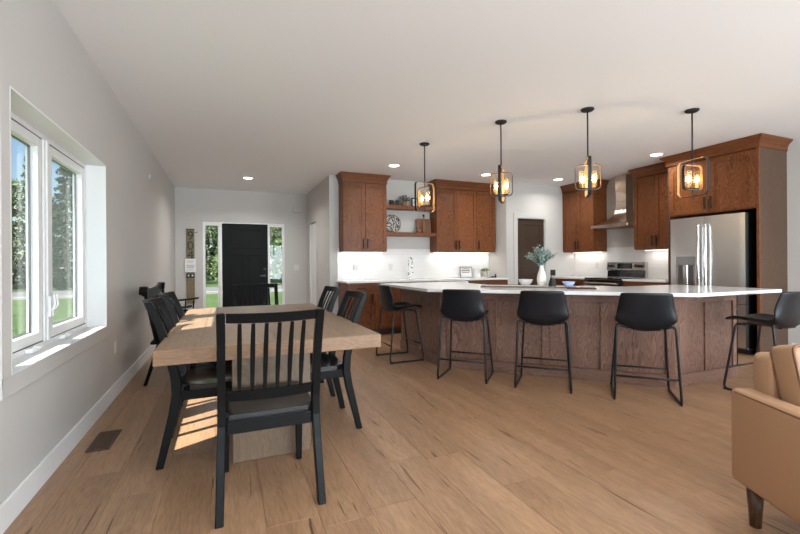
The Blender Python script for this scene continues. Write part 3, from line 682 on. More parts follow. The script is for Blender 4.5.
# ------------------------------------------------------------------ spindle bench by the window wall
bn = thing('spindle_bench', 'black wooden spindle-back bench with arms against the wall', 'bench', (-0.52, 5.31, 0), -PI / 2)
L_ = 0.60    # half length; local x along the bench, y front
smooth_angle(MB().box(-L_, L_, -0.17, 0.22, 0.40, 0.432).obj('seat', 'black_paint', bn, bevel=0.01, seg=2))
for sx in (-1, 1):
    MB().tube([(sx * (L_ - 0.08), 0.15, 0.40), (sx * (L_ - 0.03), 0.19, 0)], 0.018, 8, radii=[0.022, 0.015]).obj('leg', 'black_paint', bn, smooth=True)
    MB().tube([(sx * (L_ - 0.08), -0.10, 0.40), (sx * (L_ - 0.03), -0.22, 0)], 0.018, 8, radii=[0.022, 0.015]).obj('leg', 'black_paint', bn, smooth=True)
    MB().tube([(sx * (L_ - 0.02), -0.12, 0.432), (sx * (L_ - 0.01), -0.21, 0.90)], 0.016, 8).obj('back_post', 'black_paint', bn, smooth=True)
    arm = MB().loft([[(sx * (L_ - 0.01) - w_, y, z - .011), (sx * (L_ - 0.01) + w_, y, z - .011), (sx * (L_ - 0.01) + w_, y, z + .011), (sx * (L_ - 0.01) - w_, y, z + .011)] for y, z, w_ in ((-0.18, 0.735, 0.018), (0.0, 0.745, 0.022), (0.12, 0.755, 0.03), (0.20, 0.765, 0.018))]).obj('arm', 'black_paint', bn, bevel=0.004)
    for y in (-0.05, 0.05, 0.14): MB().tube([(sx * (L_ - 0.03), y - 0.02, 0.432), (sx * (L_ - 0.01), y, 0.735)], 0.009, 7).obj('arm_spindle', 'black_paint', bn, smooth=True)
    MB().box(sx * (L_ - 0.01) - 0.012, sx * (L_ - 0.01) + 0.012, -0.17, 0.16, 0.60, 0.625).obj('arm_rail', 'black_paint', bn)
# crest rail with scrolled ears
MB().loft([[(x, -0.235, z0), (x, -0.205, z0), (x, -0.215, z1), (x, -0.245, z1)] for x, z0, z1 in ((-L_ - 0.02, 0.885, 0.965), (-L_ + 0.10, 0.86, 0.975), (-0.3, 0.84, 0.945), (0, 0.84, 0.935), (0.3, 0.84, 0.945), (L_ - 0.10, 0.86, 0.975), (L_ + 0.02, 0.885, 0.965))]).obj('crest_rail', 'black_paint', bn, bevel=0.006)
for sx in (-1, 1): MB().tube([(sx * L_, -0.255, 0.935), (sx * L_, -0.185, 0.93)], 0.042, 14).obj('scroll', 'black_paint', bn, smooth=False)
MB().box(-L_ + 0.02, L_ - 0.02, -0.19, -0.172, 0.70, 0.735).obj('mid_rail', 'black_paint', bn)
for i in range(15):
    x = -L_ + 0.07 + (2 * L_ - 0.14) * i / 14
    MB().tube([(x, -0.13, 0.432), (x, -0.181, 0.70), (x, -0.215, 0.85)], 0.010, 6).obj('spindle', 'black_paint', bn, smooth=True)

# ------------------------------------------------------------------ kitchen island
isl = thing('kitchen_island', 'angled brown oak kitchen island base with framed panels', 'island', (3.0, 4.0, 0)); o_ = isl.location.copy()
IB = [(2.25, 5.36), (2.25, 4.22), (3.87, 2.60), (4.836, 2.60), (4.836, 3.30), (4.16, 3.30), (3.05, 4.41), (3.05, 5.36)]
def inset(poly, d):
    n = len(poly); a = sum(poly[i][0] * poly[(i + 1) % n][1] - poly[(i + 1) % n][0] * poly[i][1] for i in range(n)); s = 1 if a > 0 else -1
    out = []
    for i in range(n):
        p0, p1, p2 = Vector(poly[i - 1]), Vector(poly[i]), Vector(poly[(i + 1) % n])
        d1 = (p1 - p0).normalized(); d2 = (p2 - p1).normalized()
        n1 = Vector((-d1.y, d1.x)) * s; n2 = Vector((-d2.y, d2.x)) * s
        b_ = (n1 + n2); b_ = b_ / b_.dot(n1) 
        out.append(tuple(p1 + b_ * d))
    return out
CT0, CT1 = 0.872, 0.905
MB(o_).prism(inset(IB, 0.022), 0.0, CT0 - 0.002).obj('carcass', 'island_wood', isl)
def face(p0, p1, n, plinth=0.115, toprail=0.085, stile=0.075):
    p0, p1 = Vector(p0), Vector(p1); L = (p1 - p0).length; d = (p1 - p0) / L
    ang = math.atan2(d.y, d.x)
    M = Matrix.Translation((p0.x - o_.x, p0.y - o_.y, 0)) @ Matrix.Rotation(ang, 4, 'Z')   # local x along face, outward = -y
    def put(mb, nm, mat, bevel=0.002):
        o = mb.obj(nm, mat, isl, bevel=bevel); o.matrix_local = M; return o
    z1 = CT0 - 0.004
    put(MB().box(-0.004, L + 0.004, -0.010, 0.021, 0.0, plinth), 'plinth', 'island_wood_sheen_x')
    put(MB().box(0, L, 0.0, 0.021, z1 - toprail, z1), 'top_rail', 'island_wood_sheen_x')
    w = (L - stile * (n + 1)) / n
    for i in range(n + 1): put(MB().box(i * (w + stile), i * (w + stile) + stile, 0.0, 0.021, plinth, z1 - toprail), 'stile', 'island_wood')
    for i in range(n):
        x0 = stile + i * (w + stile); put(MB().box(x0 + 0.0015, x0 + w - 0.0015, 0.015, 0.021, plinth + 0.0015, z1 - toprail - 0.0015), 'panel', 'island_wood', 0.001)
face(IB[0], IB[1], 2); face(IB[1], IB[2], 4); face(IB[2], IB[3], 2); face(IB[3], IB[4], 1)
face(IB[7], IB[0], 2); face(IB[4], IB[5], 2); face(IB[5], IB[6], 3); face(IB[6], IB[7], 2)
IC = [(2.02, 5.58), (2.02, 4.054), (3.754, 2.32), (5.03, 2.32), (5.03, 3.38), (4.19, 3.38), (3.13, 4.44), (3.13, 5.58)]
tag(MB((3, 4, CT0)).prism(IC, CT0, CT1).obj('island_countertop', 'quartz', None, (3, 4, CT0), bevel=0.003), 'white quartz countertop on the angled island', 'countertop')

# ------------------------------------------------------------------ bar stools
def stool_proto():
    t_ = thing('bar_stool', '', 'stool', group='black bucket stools around the island')
    # bucket shell: v from seat front to top of back; local +y is the front
    pr = [(0.225, 0.628, 0.195), (0.215, 0.640, 0.205), (0.14, 0.643, 0.218), (0.04, 0.630, 0.226), (-0.06, 0.616, 0.232), (-0.135, 0.612, 0.236), (-0.185, 0.640, 0.236), (-0.207, 0.70, 0.233), (-0.222, 0.78, 0.222), (-0.240, 0.85, 0.210), (-0.252, 0.902, 0.200), (-0.257, 0.922, 0.196)]
    nu = 12; vs_ = []; fs_ = []
    for i, (y, z, w) in enumerate(pr):
        t0 = i / (len(pr) - 1)
        for j_ in range(nu + 1):
            u = -1 + 2 * j_ / nu; e = abs(u) ** 2.6
            seat = max(0.0, min(1.0, (z - 0.63) / 0.12)) if i > 4 else 0.0
            fwd = 0.075 * seat * e * (1 - 0.35 * t0)
            lift = (0.055 if i > 3 else 0.035) * (1 - seat) * e * (0.25 if i < 2 else 1)
            drop = -0.006 * (abs(u) ** 6) if i == len(pr) - 1 else 0
            sag = -0.036 * (1 - u * u) * max(0, 1 - abs(i - 5) / 3)
            vs_.append((u * w, y + fwd, z + lift + drop + sag))
    for i in range(len(pr) - 1):
        for j_ in range(nu): a = i * (nu + 1) + j_; fs_.append((a, a + 1, a + nu + 2, a + nu + 1))
    sh = MB().add(vs_, fs_).obj('bucket_seat', 'stool_leather', t_, smooth=True)
    md = sh.modifiers.new('thick', 'SOLIDIFY'); md.thickness = 0.022; md.offset = -1
    md = sh.modifiers.new('soft', 'SUBSURF'); md.levels = 1; md.render_levels = 1
    zt = 0.60
    for sx in (-1, 1):
        fx, rx = sx * 0.235, sx * 0.245
        pts = [(sx * 0.10, 0.13, zt), (sx * 0.195, 0.14, zt + 0.012), (fx, 0.222, 0.012), (rx, -0.222, 0.012), (sx * 0.219, -0.15, zt + 0.045), (sx * 0.13, -0.145, zt + 0.012)]
        leg = MB().tube(pts, 0.0105, 8, fillet=0.045).obj('sled_leg', 'stool_metal', t_, smooth=True)
        for y, x in ((0.20, fx), (-0.20, rx)): MB().tube([(x, y - 0.022, 0.008), (x, y + 0.022, 0.008)], 0.008, 6).obj('floor_glide', 'rubber', leg)
    def at(zz, front):
        a = (0.195, 0.14, zt) if front else (0.213, -0.15, zt); b_ = (0.235, 0.222, 0.012) if front else (0.245, -0.222, 0.012)
        k_ = (a[2] - zz) / (a[2] - b_[2]); return (a[0] + (b_[0] - a[0]) * k_, a[1] + (b_[1] - a[1]) * k_, zz)
    for front, zz in ((True, 0.205), (False, 0.205)):
        p = at(zz, front); MB().tube([(-p[0], p[1], zz), (p[0], p[1], zz)], 0.009, 8).obj('foot_rail', 'stool_metal', t_, smooth=True)
    MB().box(-0.11, 0.11, 0.115, 0.145, zt - 0.008, zt + 0.012).box(-0.11, 0.11, -0.16, -0.13, zt - 0.004, zt + 0.010).box(-0.015, 0.015, -0.13, 0.115, zt - 0.006, zt + 0.006).obj('seat_bracket', 'stool_metal', t_)
    return t_
st0 = stool_proto()
ST = [(1.995, 4.81, -PI / 2, 'black bucket bar stool beside the island end facing the sink wall'),
      (2.31, 3.745, -PI / 4, 'black bucket bar stool at the angled island side, next to the end-face stool'),
      (2.835, 3.185, -PI / 4, 'black bucket bar stool at the middle of the angled island side, before the vase'),
      (3.40, 2.57, -PI / 4, 'black bucket bar stool at the angled island side, in front of the range'),
      (4.48, 2.18, 0.0, 'black bucket bar stool behind the leather sofa, by the fridge')]
for i, (x, y, rz, lb) in enumerate(ST):
    s_ = st0 if i == 0 else copy_tree(st0)
    s_.location = (x, y, 0); s_.rotation_euler = (0, 0, rz); s_['label'] = lb

# ------------------------------------------------------------------ cabinets
def shaker(mb, x0, x1, z0, z1, y, th=0.02, rail=0.062):
    mb.box(x0, x1, y + th * 0.5, y + th, z0, z1)
    mb.box(x0, x0 + rail, y, y + th * 0.5, z0, z1).box(x1 - rail, x1, y, y + th * 0.5, z0, z1).box(x0 + rail, x1 - rail, y, y + th * 0.5, z1 - rail, z1).box(x0 + rail, x1 - rail, y, y + th * 0.5, z0, z0 + rail)
    return mb
def handle(parent, x, z, y, vertical=True, l=0.17):
    h_ = MB()
    if vertical:
        h_.box(x - 0.009, x + 0.009, y - 0.034, y - 0.020, z, z + l).box(x - 0.005, x + 0.005, y - 0.020, y, z + 0.015, z + 0.027).box(x - 0.005, x + 0.005, y - 0.020, y, z + l - 0.027, z + l - 0.015)
    else:
        h_.box(x - l / 2, x + l / 2, y - 0.034, y - 0.020, z - 0.008, z + 0.008).box(x - l / 2 + 0.015, x - l / 2 + 0.027, y - 0.020, y, z - 0.005, z + 0.005).box(x + l / 2 - 0.027, x + l / 2 - 0.015, y - 0.020, y, z - 0.005, z + 0.005)
    return h_.obj('handle', 'bronze_handle', parent, bevel=0.002)
def crown(parent, w, d, z0, z1, mat, left=True, right=True, proj=0.055, lret=None):
    """stepped, flared crown around the front and the free sides; local front at y=0"""
    prof = [(0.004, z0), (0.010, z0), (0.010, z0 + 0.055), (0.018, z0 + 0.062), (0.026, z0 + 0.085), (proj - 0.012, z1 - 0.03), (proj, z1 - 0.022), (proj, z1)]
    rings = []
    for o, z in prof:
        xl = -o if left else 0.0; xr = w + o if right else w
        rings.append([(xl, -o - 0.02, z), (xr, -o - 0.02, z), (xr, d, z)] + ([(xl, d, z)] if lret is None else [(0, d, z), (0, lret, z), (xl, lret, z)]))
    return MB().loft(rings).obj('crown_moulding', mat, parent, bevel=0)
def upper(name, label, loc, rz, w, d, z0, z1, ndoors, hinge, crownlr, group, ceil=H - 0.004, hpos='low', mat='cabinet_wood', sides=True):
    t_ = thing(name, label, 'cabinet', (loc[0], loc[1], z0), rz, group)
    h = z1 - z0
    MB().box(0, w, 0.0, d, 0, h).obj('body', mat, t_, bevel=0.002)
    crown(t_, w, d, h - 0.005, ceil - z0, 'cabinet_wood_x', *crownlr)
    dw = w / ndoors
    for i in range(ndoors):
        x0, x1 = i * dw + 0.002, (i + 1) * dw - 0.002
        dr_ = shaker(MB(), x0, x1, 0.012, h - 0.02, -0.021).obj('door', mat, t_, bevel=0.0015)
        hx = x1 - 0.035 if hinge[i] == 'l' else x0 + 0.035
        handle(dr_, hx, 0.05, -0.021)
    return t_
UF = 6.87   # front of the kitchen-wall uppers' boxes
ud = YK - UF - 0.001
G1 = 'upper oak cabinets'
upper('wall_cabinet', 'two-door oak wall cabinet between the hall corner and the open shelves', (1.832, UF), 0, 0.79, ud, 1.40, 2.59, 2, 'lr', (True, True), G1)
upper('wall_cabinet', 'two-door oak wall cabinet next to the open shelves, above the framed sign', (3.61, UF), 0, 0.868, ud, 1.40, 2.59, 2, 'lr', (True, False), G1)
upper('wall_cabinet', 'narrow single-door oak wall cabinet beside the pantry wall', (4.478, UF), 0, 0.435, ud, 1.40, 2.59, 1, 'r', (False, False), G1)
RF = 6.35
rd_ = XR - RF - 0.001
upper('wall_cabinet', 'two-door oak wall cabinet between the pantry and the range hood', (RF, 6.535), -PI / 2, 0.765, rd_, 1.39, 2.59, 2, 'lr', (False, True), G1)
upper('wall_cabinet', 'two-door oak wall cabinet between the range hood and the fridge', (RF, 4.935), -PI / 2, 0.745, rd_, 1.39, 2.59, 2, 'lr', (True, False), G1)
FF = 6.09
# tall fridge surround with the cabinet over the fridge
fs = thing('fridge_surround', 'tall oak surround with two-door cabinet above the fridge', 'cabinet', (FF, 4.185, 0), -PI / 2)
fw = 4.185 - 3.02; fd = XR - FF - 0.001
MB().box(fw - 0.03, fw, 0, fd, 0, 2.6).obj('side_panel', 'panel_wood_sheen', fs, bevel=0.002)
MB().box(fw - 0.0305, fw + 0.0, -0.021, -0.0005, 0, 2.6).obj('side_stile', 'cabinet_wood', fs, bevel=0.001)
MB().box(0, 0.03, 0, fd, 0, 2.6).obj('side_panel', 'panel_wood_sheen', fs, bevel=0.002)
MB().box(0.03, fw - 0.03, 0, fd, 1.845, 2.6).obj('body', 'cabinet_wood', fs, bevel=0.001)
crown(fs, fw, fd, 2.595, H - 0.004, 'cabinet_wood_x', True, True, 0.065, 0.17)
for i in range(2):
    x0 = 0.034 + i * (fw - 0.068) / 2; x1 = x0 + (fw - 0.068) / 2
    dr_ = shaker(MB(), x0 + 0.002, x1 - 0.002, 1.862, 2.575, -0.021, rail=0.07).obj('door', 'cabinet_wood', fs, bevel=0.0015)
    handle(dr_, x1 - 0.04 if i == 0 else x0 + 0.04, 1.90, -0.021)

# floating shelves
for z, lb in ((2.17, 'upper floating oak shelf between the wall cabinets'), (1.685, 'lower floating oak shelf between the wall cabinets')):
    t_ = thing('floating_shelf', lb, 'shelf', (2.624, 6.885, z), 0, 'floating kitchen shelves')
    w_ = 3.608 - 2.624
    MB().box(0, w_, 0.0, YK - 6.885 - 0.001, 0.004, 0.062).obj('board', 'cabinet_wood_x', t_, bevel=0.002)
    MB().box(0, w_, -0.012, -0.0005, 0, 0.066).obj('front_edge', 'cabinet_wood_x', t_, bevel=0.002)

# base cabinets, sink run
BF = 6.52
def base_cab(label, loc, rz, w, d, drawers, doors, group='base oak cabinets', end=None, hinge='l'):
    t_ = thing('base_cabinet', label, 'cabinet', (loc[0], loc[1], 0), rz, group)
    MB().box(0, w, 0.0, d, 0.10, 0.870).obj('body', 'cabinet_wood', t_, bevel=0.001)
    MB().box(0.0, w, 0.07, d, 0.0, 0.10).obj('toe_kick', 'pantry_wood', t_)
    dw = w / max(1, doors)
    for i in range(drawers):
        x0, x1 = i * w / drawers + 0.002, (i + 1) * w / drawers - 0.002
        dd = MB().box(x0, x1, -0.021, -0.001, 0.72, 0.858).obj('drawer', 'cabinet_wood_x', t_, bevel=0.002)
        handle(dd, (x0 + x1) / 2, 0.79, -0.021, False, min(0.15, (x1 - x0) * 0.5))
    for i in range(doors):
        x0, x1 = i * dw + 0.002, (i + 1) * dw - 0.002
        dd = shaker(MB(), x0, x1, 0.115, 0.712, -0.021).obj('door', 'cabinet_wood', t_, bevel=0.0015)
        right = (doors == 1 and hinge == 'l') or (doors == 2 and i == 0)
        handle(dd, x1 - 0.035 if right else x0 + 0.035, 0.52, -0.021)
    return t_
bd = YK - BF - 0.009
base_cab('oak base cabinet with drawer over single door beside the hall corner', (1.81, BF), 0, 0.443, bd, 1, 1)
base_cab('wide oak sink cabinet under the faucet', (2.254, BF), 0, 1.19, bd, 2, 2)
base_cab('oak base cabinet between the dishwasher and the pantry wall', (4.07, BF), 0, 0.87, bd, 2, 2)
dwm = thing('dishwasher', 'stainless dishwasher under the sink counter', 'dishwasher', (3.447, BF, 0))
MB().box(0, 0.62, 0.0, bd, 0.10, 0.868).obj('body', 'steel_dark', dwm)
MB().box(0.003, 0.617, -0.024, -0.001, 0.115, 0.862).obj('door', 'fridge_steel', dwm, bevel=0.003)
MB().tube([(0.08, -0.02, 0.80), (0.08, -0.055, 0.80), (0.54, -0.055, 0.80), (0.54, -0.02, 0.80)], 0.009, 8, fillet=0.02).obj('handle', 'chrome', dwm, smooth=True)
MB().box(0.0, 0.62, 0.06, bd, 0.0, 0.098).obj('toe_kick', 'black_plastic', dwm)
tag(MB((3.3, BF, 0.873)).box(1.785, 4.945, BF - 0.035, YK - 0.009, 0.873, 0.904).obj('sink_countertop', 'quartz', None, (3.3, BF, 0.873), bevel=0.003), 'white quartz countertop along the sink wall', 'countertop')
# range run (front faces -x): x of box fronts
BX = 6.07
bdx = XR - BX - 0.009
base_cab('oak base cabinet between the pantry wall and the range', (BX, 6.54), -PI / 2, 6.54 - 5.695, bdx, 2, 2)
base_cab('oak base cabinet between the range and the fridge', (BX, 4.925), -PI / 2, 4.925 - 4.19, bdx, 2, 2)
tag(MB((BX, 6.1, 0.873)).box(BX - 0.035, XR - 0.009, 5.693, 6.545, 0.873, 0.904).obj('range_countertop', 'quartz', None, (BX, 6.1, 0.873), bevel=0.003), 'white quartz countertop between the pantry and the range', 'countertop')
tag(MB((BX, 4.5, 0.873)).box(BX - 0.035, XR - 0.009, 4.187, 4.927, 0.873, 0.904).obj('range_countertop', 'quartz', None, (BX, 4.5, 0.873), bevel=0.003), 'white quartz countertop between the range and the fridge', 'countertop')

# under-cabinet LED strips
for nm, (x0, x1, y0, y1, z) in enumerate(((1.86, 2.60, 7.02, 7.05, 1.394), (3.64, 4.88, 7.02, 7.05, 1.394), (6.56, 6.59, 5.80, 6.50, 1.384), (6.56, 6.59, 4.22, 4.91, 1.384))):
    lb = ('LED strip light under the cabinet by the hall corner', 'LED strip light under the cabinets above the framed sign', 'LED strip light under the cabinet by the pantry', 'LED strip light under the cabinet by the fridge')[nm]
    t_ = thing('led_strip', lb, 'light', ((x0 + x1) / 2, (y0 + y1) / 2, z - 0.006), 0, 'under-cabinet lights'); p = t_.location.copy()
    MB(p).box(x0 - .004, x1 + .004, y0 - .004, y1 + .004, z - 0.003, z + 0.005).obj('housing', 'white_vinyl', t_)
    MB(p).box(x0, x1, y0, y1, z - 0.006, z - 0.0031).obj('diffuser', 'led_glow', t_)
    a = area('led_light', ((x0 + x1) / 2, (y0 + y1) / 2, z - 0.012), (0, 0, -1), x1 - x0, y1 - y0, 1.5 * max(x1 - x0, y1 - y0), (1, 0.96, 0.90))
    a.rotation_euler = (0, 0, 0)

# ------------------------------------------------------------------ fridge
fg = thing('refrigerator', 'stainless french-door refrigerator with dispenser and bottom freezer', 'refrigerator', (6.0, 4.085, 0), -PI / 2)
W_ = 0.955
MB().box(0.012, W_ - 0.012, 0.06, 0.66, 0.06, 1.80).obj('body', 'steel_dark', fg, bevel=0.004)
MB().box(0.012, W_ - 0.012, 0.10, 0.66, 0.0, 0.058).obj('toe_grille', 'black_plastic', fg)
hm = W_ / 2
def rdoor(x0, x1, z0, z1, nm):
    n = 10; rings = []
    for i in range(n + 1):
        x = x0 + (x1 - x0) * i / n; u = (x - hm) / hm; y = -0.03 + 0.018 * u * u
        if i in (0, n): y += 0.006
        rings.append([(x, y, z0), (x, y, z1), (x, 0.055, z1), (x, 0.055, z0)])
    return smooth_angle(MB().loft(rings).obj(nm, 'fridge_steel', fg, bevel=0.0), 0.5)
dl = rdoor(0.004, hm - 0.003, 0.64, 1.795, 'door'); dr_ = rdoor(hm + 0.003, W_ - 0.004, 0.64, 1.795, 'door'); fz = rdoor(0.004, W_ - 0.004, 0.09, 0.63, 'freezer_drawer')
for par, x in ((dl, hm - 0.045), (dr_, hm + 0.045)):
    MB().tube([(x, -0.025, 0.80), (x, -0.075, 0.83), (x, -0.085, 1.2), (x, -0.075, 1.66), (x, -0.025, 1.69)], 0.014, 8, fillet=0.05).obj('handle', 'chrome', par, smooth=True)
MB().tube([(0.10, -0.02, 0.575), (0.10, -0.08, 0.575), (W_ - 0.10, -0.08, 0.575), (W_ - 0.10, -0.02, 0.575)], 0.013, 8, fillet=0.03).obj('handle', 'chrome', fz, smooth=True)
# dispenser
MB().box(0.10, 0.365, -0.034, -0.018, 1.135, 1.255).obj('dispenser_display', 'grey_plastic', dl, bevel=0.002)
dsp = MB().box(0.10, 0.365, -0.034, -0.016, 0.80, 0.82).box(0.10, 0.125, -0.034, -0.016, 0.82, 1.135).box(0.34, 0.365, -0.034, -0.016, 0.82, 1.135).obj('dispenser_frame', 'steel', dl)
MB().box(0.125, 0.34, -0.0285, -0.0165, 0.82, 1.135).obj('dispenser_recess', 'steel_dark', dl)
MB().box(0.20, 0.265, -0.045, -0.029, 0.86, 1.135).obj('dispenser_paddle', 'chrome', dl, bevel=0.003)
text_mesh('brand_mark', 'LG', 0.035, 'logo_grey', dr_, (W_ - 0.20, -0.026, 1.72), (PI / 2, 0, 0))

# ------------------------------------------------------------------ range and hood
rg = thing('kitchen_range', 'stainless freestanding range with black glass oven door', 'range', (6.03, 5.69, 0), -PI / 2)
RW = 0.76
MB().box(0, RW, 0.0, 0.635, 0.09, 0.885).obj('body', 'steel_dark', rg)
MB().box(0.0, RW, 0.05, 0.635, 0.0, 0.088).obj('toe_kick', 'black_plastic', rg)
MB().box(0, RW, -0.012, 0.60, 0.886, 0.912).obj('cooktop', 'glass_black', rg, bevel=0.004)
MB().box(0.0, RW, -0.03, -0.001, 0.785, 0.884).obj('front_panel', 'glass_black', rg, bevel=0.003)
od = MB().box(0.003, RW - 0.003, -0.035, -0.001, 0.30, 0.782).obj('oven_door', 'steel', rg, bevel=0.004)
MB().box(0.08, RW - 0.08, -0.038, -0.0355, 0.36, 0.68).obj('oven_window', 'glass_black', od)
MB().tube([(0.05, -0.03, 0.815), (0.05, -0.085, 0.825), (RW - 0.05, -0.085, 0.825), (RW - 0.05, -0.03, 0.815)], 0.014, 8, fillet=0.02).obj('handle', 'steel_warm_reflection', od, smooth=True)
MB().box(0.003, RW - 0.003, -0.033, -0.001, 0.10, 0.292).obj('storage_drawer', 'steel', rg, bevel=0.004)
bgd = MB().loft([[(x, 0.555, 0.913), (x, 0.575, 1.03), (x, 0.545, 1.045), (x, 0.565, 1.185), (x, 0.635, 1.185), (x, 0.635, 0.913)] for x in (0.0, RW)]).obj('backguard', 'steel', rg)
MB().box(0.02, RW - 0.02, 0.5415, 0.5545, 0.925, 1.03).obj('vent_band', 'glass_black', rg)
MB().loft([[(x, 0.5455, 1.07), (x, 0.5605, 1.165), (x, 0.562, 1.165), (x, 0.547, 1.07)] for x in (0.22, 0.52)]).obj('control_display', 'glass_black', bgd)
for x in (0.06, 0.13, 0.60, 0.665, 0.72):
    MB().lathe([(0.026, 0), (0.026, 0.012), (0.020, 0.03)], 12).obj('knob', 'black_plastic', bgd, (x, 0.552, 1.115), (PI / 2 - 0.14, 0, 0))
for x, y, r_ in ((0.2, 0.15, 0.1), (0.56, 0.15, 0.08), (0.2, 0.42, 0.08), (0.56, 0.42, 0.1)):
    MB().tube([(x + r_ * math.cos(a * PI / 12), y + r_ * math.sin(a * PI / 12), 0.9125) for a in range(24)], 0.0012, 4, closed=True).obj('burner_ring', 'grey_plastic', rg)
hd_ = thing('range_hood', 'stainless chimney range hood with pyramid canopy', 'range hood', (6.17, 5.69, 1.80), -PI / 2)
hdp = XR - 6.17 - 0.001
cx0, cx1, cy0 = 0.265, 0.475, hdp - 0.185
MB().box(0.0, RW, 0.0, hdp, 0.0, 0.045).obj('canopy_lip', 'steel_warm_reflection', hd_, bevel=0.003)
n_ = 9; rings = []
for i in range(n_):
    t_ = i / (n_ - 1); e = 1 - (1 - t_) ** 1.7    # concave flare
    a0, a1, c0 = 0.004 + (cx0 - 0.004) * e, RW - 0.004 + (cx1 - RW + 0.004) * e, 0.004 + (cy0 - 0.004) * e
    z = 0.046 + 0.265 * (t_ ** 1.25)
    rings.append([(a0, c0, z), (a1, c0, z), (a1, hdp, z), (a0, hdp, z)])
smooth_angle(MB().loft(rings).obj('canopy', 'steel_warm_reflection', hd_), 0.5)
MB().box(cx0 + 0.004, cx1 - 0.004, cy0 + 0.004, hdp, 0.312, 0.70).obj('lower_chimney', 'steel_warm_reflection', hd_, bevel=0.002)
MB().box(cx0 - 0.004, cx1 + 0.004, cy0 - 0.004, hdp, 0.66, 0.935).obj('upper_chimney', 'steel_warm_reflection', hd_, bevel=0.002)
MB().box(0.05, RW - 0.05, 0.04, hdp - 0.05, -0.006, -0.0005).obj('filter', 'steel_dark', hd_)
for i in range(4): MB().lathe([(0.008, 0), (0.008, 0.004)], 10).obj('button', 'black_plastic', hd_, (0.32 + i * 0.04, -0.0005, 0.022), (PI / 2, 0, 0))

# ------------------------------------------------------------------ faucet, outlets, switches
fc = thing('kitchen_faucet', 'tall chrome gooseneck faucet at the sink wall', 'faucet', (3.09, 6.99, 0.904))
MB().lathe([(0.028, 0), (0.028, 0.012), (0.018, 0.02), (0.017, 0.12)], 14).obj('base', 'chrome', fc, smooth=True)
MB().tube([(0, 0, 0.12), (0, 0, 0.33), (0, -0.03, 0.385), (0, -0.09, 0.40), (0, -0.15, 0.37), (0, -0.165, 0.30)], 0.012, 10, fillet=0.04).obj('spout', 'chrome', fc, smooth=True)
MB().lathe([(0.014, 0), (0.018, 0.02), (0.017, 0.11), (0.013, 0.12)], 12, (0, -0.165, 0.19)).obj('spray_head', 'chrome', fc, smooth=True)
MB().tube([(0.015, 0, 0.09), (0.05, 0, 0.10), (0.10, -0.01, 0.125)], 0.007, 8).obj('lever', 'chrome', fc, smooth=True)
def plate(name, label, loc, normal, w=0.075, h=0.118, mat='switch_white', kind='switch', gangs=1, cat='switch'):
    rz = {'-y': 0, '-x': -PI / 2, '+x': PI / 2}[normal]
    t_ = thing(name, label, cat, loc, rz)
    MB().box(-w / 2, w / 2, -0.006, 0, -h / 2, h / 2).obj('cover', mat, t_, bevel=0.0025)
    for g in range(gangs):
        cx = (g - (gangs - 1) / 2) * 0.046
        if kind == 'switch': MB().box(cx - 0.016, cx + 0.016, -0.0085, -0.0061, -0.033, 0.033).obj('rocker', mat, t_, bevel=0.001)
        else:
            for s_ in (-1, 1): MB().box(cx - 0.017, cx + 0.017, -0.0085, -0.0061, s_ * 0.021 - 0.014, s_ * 0.021 + 0.014).obj('socket', mat, t_, bevel=0.002)
    return t_
plate('wall_outlet', 'white outlet on the wall below the dining window', (XL + 0.0005, 4.46, 0.45), '+x', kind='outlet', cat='outlet')
plate('light_switch', 'pale switch plate beside the front door sidelight', (1.43, YF - 0.0005, 1.12), '-y', w=0.12, gangs=2)
plate('light_switch', 'pale switch plate on the hall wall near the kitchen corner', (XH - 0.0005, 7.36, 1.13), '-x')
plate('wall_outlet', 'white outlet on the tile left of the faucet', (2.13, YK - 0.0085, 1.13), '-y', w=0.12, gangs=2, kind='outlet', cat='outlet')
plate('wall_outlet', 'single white outlet on the tile beside the faucet', (2.80, YK - 0.0085, 1.13), '-y', kind='outlet', cat='outlet')
plate('wall_outlet', 'white outlet on the tile between the range and the pantry', (XR - 0.0085, 6.0, 1.13), '-x', kind='outlet', cat='outlet')
plate('light_switch', 'black double switch plate on the pantry wall behind the vase', (6.08, YP - 0.0005, 0.985), '-y', w=0.13, mat='black_plastic', gangs=2)
chm = thing('door_chime', 'small pale door chime box high on the wall by the entry', 'chime', (1.47, YF - 0.0005, 2.40))
MB().box(-0.11, 0.11, -0.045, 0, -0.07, 0.07).obj('box', 'wall_paint', chm, bevel=0.008, seg=2); MB().box(-0.08, 0.08, -0.048, -0.0455, -0.012, -0.004).obj('grille', 'wall_paint', chm)
ss = thing('wall_sensor', 'tiny white sensor on the wall above the bench', 'sensor', (XL + 0.0005, 6.35, 2.36), PI / 2)
MB().box(-0.02, 0.02, -0.015, 0, -0.03, 0.03).obj('cover', 'switch_white', ss, bevel=0.004); MB().box(-0.005, 0.005, -0.017, -0.0151, -0.005, 0.005).obj('lens', 'grey_plastic', ss)

# floor vent
vt = thing('floor_vent', 'brown metal floor register near the window wall', 'vent', (-0.762, 3.36, 0.0))
MB().box(-0.065, 0.065, -0.175, -0.155, 0.0005, 0.006).box(-0.065, 0.065, 0.155, 0.175, 0.0005, 0.006).box(-0.065, -0.05, -0.155, 0.155, 0.0005, 0.006).box(0.05, 0.065, -0.155, 0.155, 0.0005, 0.006).box(-0.05, 0.05, -0.006, 0.006, 0.0005, 0.006).obj('frame', 'vent_brown', vt, bevel=0.0015)
MB().box(-0.05, 0.05, -0.155, 0.155, 0.0003, 0.0012).obj('duct_opening', 'vent_dark', vt)
for i in range(22):
    y = -0.146 + i * 0.0139
    if abs(y) > 0.01: MB().box(-0.05, 0.05, y - 0.002, y + 0.002, 0.0014, 0.0048).obj('louvre', 'vent_brown', vt)

